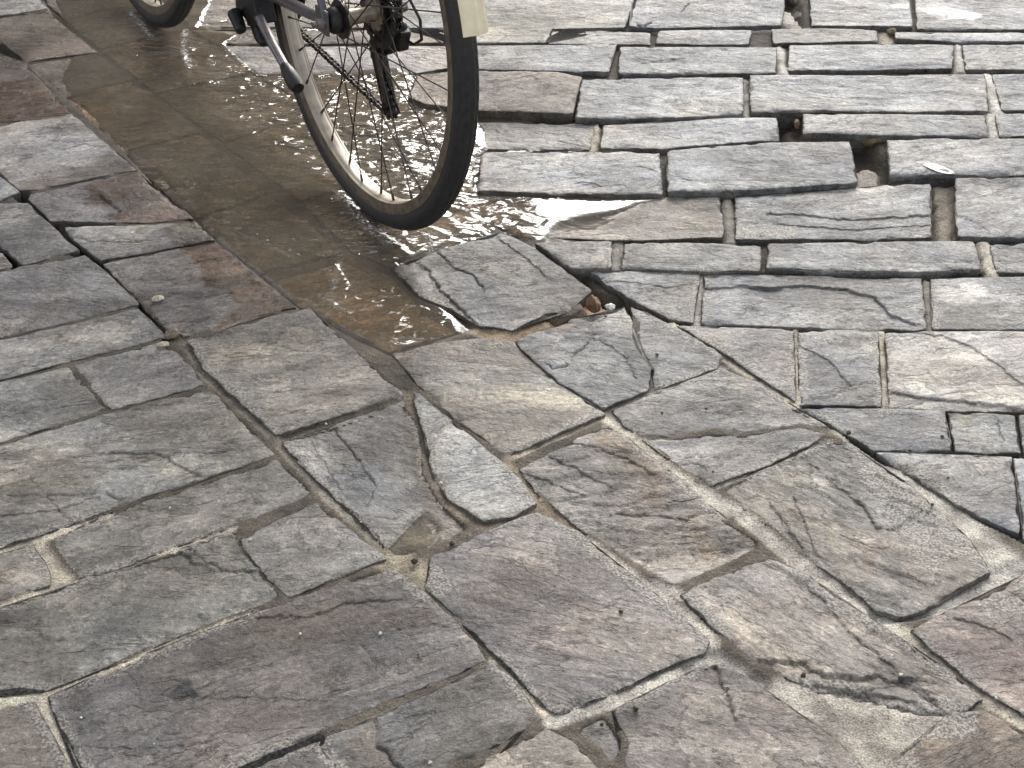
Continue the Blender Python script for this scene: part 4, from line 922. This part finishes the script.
fk.tube([HB+Vector((0, -.036, 0)), HB+Vector((0, .036, 0))], .012, 12)
fk.build('fork', mt_frame, bike)
hbz = MB(); hbz.tube([HT, HT+Vector((-.04, 0, .12))], .012, 12)
hbz.tube([(.60, .29, .99), (.72, .27, 1.0), (.80, .10, .985), (.80, -.10, .985), (.72, -.27, 1.0), (.60, -.29, .99)], .011, 12)
hbz.build('handlebar', mt_kick, bike)
sd_ = MB()
sd_.tube([ST, ST+Vector((-.035, 0, .11))], .012, 12)
sd_.build('seat_post', mt_kick, bike)
sa_ = MB()
for k in range(1):
    V = []; n = 16; prof_s = [(-.17+.26*0, .005)]
    xs = np.linspace(-.13, .14, 12)
    for x in xs:
        wd = .085*max(.05, (1-((x+.06)/.20)**2 if x > -.06 else 1-((x+.06)/.09)**2))**.6 if x < .05 else .025+.02*(.14-x)/.09
        for q in range(n):
            a = 2*math.pi*q/n
            V.append((.225+x, wd*math.cos(a), .925+.028*math.sin(a)*(1 if math.sin(a) > 0 else .6)))
    m_ = len(xs)
    sa_.add(V, [(i*n+k2, i*n+(k2+1) % n, (i+1)*n+(k2+1) % n, (i+1)*n+k2) for i in range(m_-1) for k2 in range(n)]+[tuple(range(n))[::-1], tuple((m_-1)*n+q for q in range(n))])
sa_.build('saddle', mt_seat, bike)

# drive train on the far side
cs = MB()
for k, r in enumerate((.060, .054, .048, .042, .036, .031, .027)):
    y = -.027-k*.0042
    nt = 2*int(round(r*2*math.pi/.0127))
    cs.lathe([(r, y+.0009), (r, y-.0009), (r-.012, y-.0009), (r-.012, y+.0009)], (0, 0, .345), nt*2, fn=lambda rr, yy, i, j, r=r: rr-(.0035 if (i % 4) < 2 and rr > r-.001 else 0))
cs.lathe([(.020, -.024), (.020, -.056), (.006, -.058), (.006, -.024)], (0, 0, .345), 24)
cs.build('cassette', mt_chain, bike)
cr_ = MB(); cr_.lathe([(.090, -.049), (.090, -.0515), (.068, -.0515), (.068, -.049)], (BB.x, 0, BB.z), 176, fn=lambda rr, yy, i, j: rr-(.004 if (i % 4) < 2 and rr > .089 else 0))
for k in range(5):
    a = 2*math.pi*k/5; cr_.tube([(BB.x, -.050, BB.z), (BB.x+.075*math.cos(a), -.050, BB.z+.075*math.sin(a))], [.009, .006], 8)
cr_.build('chainring', mt_black, bike)
gd = MB(); gd.lathe([(.101, -.055), (.101, -.058), (.060, -.060), (.060, -.057)], (BB.x, 0, BB.z), 64)
gd.build('chain_guard', mt_black, bike)
for sy, a in ((1, math.radians(150)), (-1, math.radians(330))):
    ck_ = MB(); e = Vector((BB.x+.165*math.cos(a), sy*.078, BB.z+.165*math.sin(a)))
    ck_.tube([(BB.x, sy*.062, BB.z), e], [.0135, .0095], 12); ck_.tube([(BB.x, sy*.03, BB.z), (BB.x, sy*.068, BB.z)], .013, 12)
    arm = ck_.build('crank_arm', mt_kick, bike)
    pd = MB(); pc = e+Vector((0, sy*.055, -.002))
    pd.tube([e, pc+Vector((0, sy*.045, 0))], .006, 8)
    for dx in (-.034, .034): pd.box((pc.x+dx, pc.y, pc.z), .014, .086, .022)
    for dy in (-.040, .040): pd.box((pc.x, pc.y+dy, pc.z), .066, .010, .020)
    pd.box((pc.x, pc.y, pc.z), .050, .022, .018)
    pd.build('pedal', mt_black, arm, .0015, False)
# chain: links along its run
def chain_run(pts):
    pts = [Vector(p) for p in pts]; L_ = []
    for a, b in zip(pts[:-1], pts[1:]): L_.append((a, b, (b-a).length))
    total = sum(x[2] for x in L_); s_ = 0; cb = MB(); k = 0
    while s_ < total:
        q = s_; 
        for a, b, ln in L_:
            if q <= ln: break
            q -= ln
        p = a.lerp(b, q/ln); d_ = (b-a).normalized(); ang = math.atan2(d_.z, d_.x)
        wdt = .0078 if k % 2 == 0 else .0048
        for sgn in (-1, 1):
            cb.box((p.x, p.y+sgn*wdt/2, p.z), .0115, .0012, .0058, ang); 
            for ee in (-.0050, .0050): cb.box((p.x+ee*math.cos(ang), p.y+sgn*wdt/2, p.z+ee*math.sin(ang)), .0055, .0013, .0084, ang)
        cb.tube([(p.x+.00635*math.cos(ang), p.y-.0055, p.z+.00635*math.sin(ang)), (p.x+.00635*math.cos(ang), p.y+.0055, p.z+.00635*math.sin(ang))], .0034, 8)
        s_ += .0127; k += 1
    return cb
arc = lambda c, r, a0, a1, n, y: [(c[0]+r*math.cos(math.radians(a0+(a1-a0)*k/n)), y, c[1]+r*math.sin(math.radians(a0+(a1-a0)*k/n))) for k in range(n+1)]
PU = (.038, .262); PL = (.006, .183)
run = arc((0, .345), .040, 95, 215, 8, -.044)
run += [(PU[0]+.018, -.045, PU[1]+.012)]
run += arc(PU, .019, 20, -90, 4, -.045)[1:]
run += arc(PL, .020, 180, 290, 6, -.046)
run += arc((BB.x, BB.z), .0905, 262, 450, 18, -.050)
run += [run[0]]
chain_run(run).build('chain', mt_chain, bike)
for c_ in (PU, PL):
    dr = MB(); dr.lathe([(.0185, -.043), (.0185, -.047), (.005, -.048), (.005, -.042)], (c_[0], 0, c_[1]), 44, fn=lambda rr, yy, i, j: rr-(.003 if (i % 4) < 2 and rr > .018 else 0))
    dr.build('jockey_wheel', mt_black, bike)
cg = MB()
for y in (-.039, -.052):
    a, b = Vector((PU[0], y, PU[1])), Vector((PL[0], y, PL[1]))
    cg.tube([a+Vector((-.010, 0, .016)), a, b, b+Vector((.002, 0, -.010))], [.006, .0075, .0065, .0045], 8)
cg.build('derailleur_cage', mt_chain, bike)
db = MB(); db.tube([(.0, -.066, .318), (.005, -.074, .300), (.012, -.072, .282), (.038, -.056, .264)], [.010, .014, .013, .010], 12); db.box((.004, -.068, .296), .034, .020, .036, .3)
db.build('derailleur_body', mt_black, bike, .003)
cbx = MB(); cbx.tube([(-.004, -.074, .292), (-.030, -.076, .292), (-.058, -.074, .310), (-.062, -.070, .345), (-.030, -.066, .375), (.03, -.058, .36), (.12, -.054, .345)], .0026, 8)
cbx.build('gear_cable', mt_cable, bike)
for sy in (1, -1):
    nt_ = MB(); nt_.tube([(0, sy*.066, .345), (0, sy*.078, .345)], [.010, .008], 6)
    nt_.build('axle_nut', mt_kick, bike, 0, False)
# folded kickstand
ks = MB(); ks.tube([(.290, .060, .275), (.25, .068, .268), (.18, .077, .248), (.110, .083, .226)], [.010, .0085, .0078, .0076], 12); kst = ks.build('kickstand', mt_kick, bike)
kf = MB(); kf.tube([(.128, .082, .2325), (.113, .083, .2275), (.085, .0845, .2185), (.072, .085, .214)], [.0085, .0115, .0135, .0105], 14); kf.build('rubber_foot', mt_black, kst)
kb = MB(); kb.box((.285, .056, .285), .052, .036, .070, -.35); kb.tube([(.300, .056, .250), (.278, .058, .226), (.262, .060, .220)], [.014, .012, .007], 10); kb.box((.320, .048, .275), .05, .05, .040, .2); kb.tube([(.325, .085, .262), (.29, .088, .24)], [.013, .010], 10); kb.build('kickstand_bracket', mt_black, kst, .004, False)

#%% BUILDING
def added_brick_building():  # unseen building, added to give the water something brown to mirror
    s = NT('brown_brick'); geo = s.n('TexCoord'); pos = geo.outputs['Object']
    mp = s.t.nodes.new('ShaderNodeMapping'); s.set(mp.inputs[0], pos); mp.inputs['Rotation'].default_value = (math.pi/2, 0, 0)
    br = s.n('TexBrick'); s.set(br.inputs['Vector'], mp.outputs[0]); br.inputs['Scale'].default_value = 1
    br.inputs['Color1'].default_value = (.24, .15, .10, 1); br.inputs['Color2'].default_value = (.32, .22, .15, 1); br.inputs['Mortar'].default_value = (.35, .31, .26, 1)
    br.inputs['Brick Width'].default_value = .225; br.inputs['Row Height'].default_value = .075; br.inputs['Mortar Size'].default_value = .006
    s.principled(Base_Color=br.outputs[0], Roughness=.85)
    stone = plain('building_trim', (.38, .35, .30), .8, 0, .15, 8); glass = plain('window_glass', (.03, .035, .04), .08, 0, .1, 2); slate = plain('slate_roof', (.10, .10, .11), .7, 0, .3, 12)
    wood = plain('painted_frame', (.5, .48, .43), .5, 0, .1, 10)
    root = bpy.data.objects.new('added_brick_building', None); COL.objects.link(root); root.location = (-.5, 9.2, 0)
    tag(root, 'unseen brown brick building added to be mirrored in the flood water', 'building')
    def cube(name, x0, x1, y0, y1, z0, z1, mat, par=root):
        me = bpy.data.meshes.new(name)
        V = [(x, y, z) for x in (x0, x1) for y in (y0, y1) for z in (z0, z1)]
        me.from_pydata(V, [], [(0, 1, 3, 2), (4, 6, 7, 5), (0, 4, 5, 1), (2, 3, 7, 6), (0, 2, 6, 4), (1, 5, 7, 3)]); me.update()
        return link(name, me, mat, par)
    W_, H_ = 13., 6.3
    cols = [(-W_+1.2+k*2.4) for k in range(5)]
    # wall: piers and bands round the openings
    xs = [-W_]; 
    for c_ in cols: xs += [c_-.55, c_+.55]
    xs.append(0.)
    rows = [(.95, 2.5), (3.9, 5.4)]
    b = MB()
    for k in range(0, len(xs), 2): b.box(((xs[k]+xs[k+1])/2, .15, H_/2), xs[k+1]-xs[k], .30, H_)
    for k in range(1, len(xs)-1, 2):
        zz = [0]+[q for r in rows for q in r]+[H_]
        for j in range(0, len(zz), 2): b.box(((xs[k]+xs[k+1])/2, .152, (zz[j]+zz[j+1])/2), xs[k+1]-xs[k], .29, zz[j+1]-zz[j])
    b.box((-.15, 4.3, H_/2), .29, 8.0, H_); b.box((-W_+.15, 4.3, H_/2), .29, 8.0, H_); b.box((-W_/2, 8.35, H_/2), W_, .1, H_)
    b.build('wall', s.m, root, 0, False)
    cube('cornice', -W_-.15, .15, -.12, .0, H_-.35, H_, stone)
    rf = MB(); rf.add([(-W_-.2, -.25, H_), (.2, -.25, H_), (.2, 8.6, H_), (-W_-.2, 8.6, H_), (-W_-.2, 4.2, H_+2.6), (.2, 4.2, H_+2.6)], [(0, 1, 5, 4), (2, 3, 4, 5), (0, 4, 3), (1, 2, 5), (0, 3, 2, 1)])
    rf.build('roof', slate, root, 0, False)
    for c_ in cols:
        for z0, z1 in rows:
            f = MB()
            for x in (-.52, .52, 0): f.box((c_+x, .14, (z0+z1)/2), .05, .06, z1-z0-.006)
            for z in (z0+.028, (z0+z1)/2, z1-.028): f.box((c_, .135, z), 1.04, .05, .045)
            w_ = f.build('window', wood, root, 0, False)
            cube('pane', c_-.5, c_+.5, .155, .17, z0+.03, z1-.03, glass, w_)
            cube('sill', c_-.62, c_+.62, -.08, .12, z0-.09, z0-.004, stone, w_)
added_brick_building()

#%% SMALL
# ------------------------------------------------------------------ loose stones and scraps
def pebble(label, px, size, color, z=0., seed=0, flat=.7, name='pebble', cat='pebble', group='loose stones on the paving', yaw=0., sx=1., mat=None):
    import bmesh
    b = bmesh.new(); bmesh.ops.create_icosphere(b, subdivisions=4, radius=1)
    rnd = random.Random(seed)
    pl = [Vector((rnd.uniform(-1, 1), rnd.uniform(-1, 1), rnd.uniform(-.6, 1))).normalized() for _ in range(11)]
    offs = [rnd.uniform(.55, .85) for _ in pl]
    for v in b.verts:
        for n_, o_ in zip(pl, offs):
            d_ = v.co.dot(n_)-o_
            if d_ > 0: v.co -= n_*d_*.92
        k = 1+.05*math.sin(v.co.x*9+seed)+.05*math.sin(v.co.y*11+seed*2)
        v.co *= k
        v.co = Vector((v.co.x*size*sx, v.co.y*size, v.co.z*size*flat))
    me = bpy.data.meshes.new(name); b.to_mesh(me); b.free()
    me.polygons.foreach_set('use_smooth', np.ones(len(me.polygons), bool))
    if hasattr(me, 'set_sharp_from_angle'): me.set_sharp_from_angle(angle=math.radians(25))
    o = link(name, me, mat or plain(name+'_stone', color, .75, 0, .35, 180, .0015))
    p = unproj([px], z)[0]; o.location = (p[0], p[1], z+size*flat*.45); o.rotation_euler = (0, 0, yaw)
    return tag(o, label, cat, group)
pebble('small cream stone lying on the half wet slab', (158, 299), .0085, (.50, .45, .34), .001, 3, .55, yaw=.5, sx=1.3)
pebble('brown rounded lump of stone wedged at the joint crossing on the left', (174, 337), .013, (.20, .155, .11), -.003, 5, .75)
pebble('pale wedge shaped chip beside the brown lump of stone', (163, 346), .008, (.42, .37, .28), .0, 8, .5, yaw=.4, sx=1.3)
pebble('rusty brown clod standing in the open joint right of the upheaved slab', (594, 308), .016, (.17, .095, .05), .0, 9, .95, name='clod', cat='clod', group=None, sx=.75, yaw=.3)
pebble('white stone chip in the open joint by the rusty brown clod', (609, 308), .009, (.62, .60, .55), -.004, 12, .6)
whites = [((65,427),'white'), ((326,424),'white'), ((441,483),'white'), ((361,522),'white'), ((170,508),'white'), ((250,540),'white'), ((80,459),'white'), ((300,634),'white'), ((380,634),'white'), ((154,744),'white'), ((81,718),'white'), ((492,543),'white'), ((946,698),'white'), ((892,656),'white'), ((901,675),'white'), ((699,648),'white'), ((996,698),'white'), ((430,763),'white')]
where = ['beside the crinkled slab','in the joint above the smooth cracked slab','on the rim of the muddy channel','at the lower left edge of the puddle slab','on the buff slab under the scarred slab','beside the squarish slab','on the large pale slab with a light scar','near the top of the huge dark slab','on the brown band of the huge dark slab','near the bottom middle of the huge dark slab','at the left end of the huge dark slab','on the tip right of the muddy channel','in the ragged ledge at lower right','in the middle of the long buff slab at lower right','by the ledge of the long buff slab','at the right corner of the large brownish square slab','in the gritty joint beside the reddish slab','on the grey slab at the bottom edge']
wm = plain('pale_grit', (.62, .60, .54), .7, 0, .2, 200)
for k, ((q, _), wh) in enumerate(zip(whites, where)):
    pebble('tiny white grit stone '+wh, q, .0013+.0006*(k % 3), (.6, .58, .52), .0006, 20+k, .8, group='tiny white grit stones', mat=wm)
dm = plain('dark_dirt_crumb', (.035, .028, .022), .8, 0, .3, 200)
darks = [((636,709),.0035,'on the buff slab at the bottom edge'),((621,612),.0032,'in the middle of the large brownish square slab'),((657,355),.003,'right of the jagged crack'),((706,409),.0022,'on the long thin split piece'),((662,413),.002,'near the tip of the split slab'),((848,433),.004,'beside the diagonal crack at right'),((910,451),.003,'on the joint above the narrowing slab'),((942,437),.003,'left of the yellowish cornered slab'),((635,378),.002,'at the lower crack of the wedge piece'),((452,544),.004,'at the end of the muddy channel'),((414,562),.005,'below the small puddles'),((948,478),.002,'on the narrowing slab near the right edge'),((803,676),.004,'in the hollow of the ragged ledge'),((713,472),.002,'on the lower half of the split slab'),((602,725),.0025,'on the broken corner piece'),((606,317),.003,'in the joint under the rusty clod'),((932,505),.0026,'in the gritty mortar at right')]
for k, (q, sz, wh) in enumerate(darks):
    pebble('small dark crumb of dirt '+wh, q, sz, (.03, .03, .03), .001, 60+k, .7, name='dirt_crumb', cat='dirt crumb', group='dark crumbs of dirt', mat=dm)
# rubble in the open holes
rb = [((790,4),.014,'upper stone'),((796,14),.012,''),((788,18),.010,''),((893,33),.012,'')]
pebble('largest rubble stone in the hole at the top edge', (793, 3), .016, (.12, .10, .08), -.012, 101, .8, group='rubble stones in the holes')
pebble('small rubble stone below the largest one in the top hole', (797, 17), .010, (.30, .28, .24), -.010, 102, .8, group='rubble stones in the holes')
pebble('brown rubble stone in the notch above the pale slab', (892, 34), .012, (.22, .17, .11), -.010, 103, .8, group='rubble stones in the holes')
pebble('mossy brown lump at the far end of the big black hole', (873, 144), .016, (.13, .10, .05), -.016, 104, .7, group='rubble stones in the holes', sx=1.4)
pebble('brown stone at the right end of the first black hole', (797, 126), .010, (.30, .20, .13), -.014, 105, 1., group='rubble stones in the holes', sx=.6)
# leaf
def leaf():
    V = []; n = 14
    for k in range(n+1):
        t = k/n; wdt = .0125*math.sin(math.pi*t)**.6
        for sgn in (-1, 0, 1): V.append(((t-.5)*.062, sgn*wdt, .0012+.0012*abs(sgn)+.001*math.sin(t*6)))
    b = len(V); V += [(x, y, z-.0007) for x, y, z in V]
    Fs = []
    for k in range(n):
        for j in (0, 1):
            a = k*3+j; Fs.append((a, a+3, a+4, a+1)); Fs.append((a+b, a+b+1, a+b+4, a+b+3))
        for a, s_ in ((k*3, 1), (k*3+2, -1)):
            q = (a, a+b, a+b+3, a+3); Fs.append(q if s_ > 0 else q[::-1])
    me = bpy.data.meshes.new('leaf'); me.from_pydata(V, [], Fs); me.update()
    o = link('leaf', me, plain('bleached_leaf', (.66, .66, .60), .5, 0, .15, 120))
    p = unproj([(938, 168)], .007)[0]; o.location = (p[0], p[1], .0045); o.rotation_euler = (0, 0, math.radians(-38))
    tag(o, 'bleached white leaf lying beside the big black hole', 'leaf')
leaf()
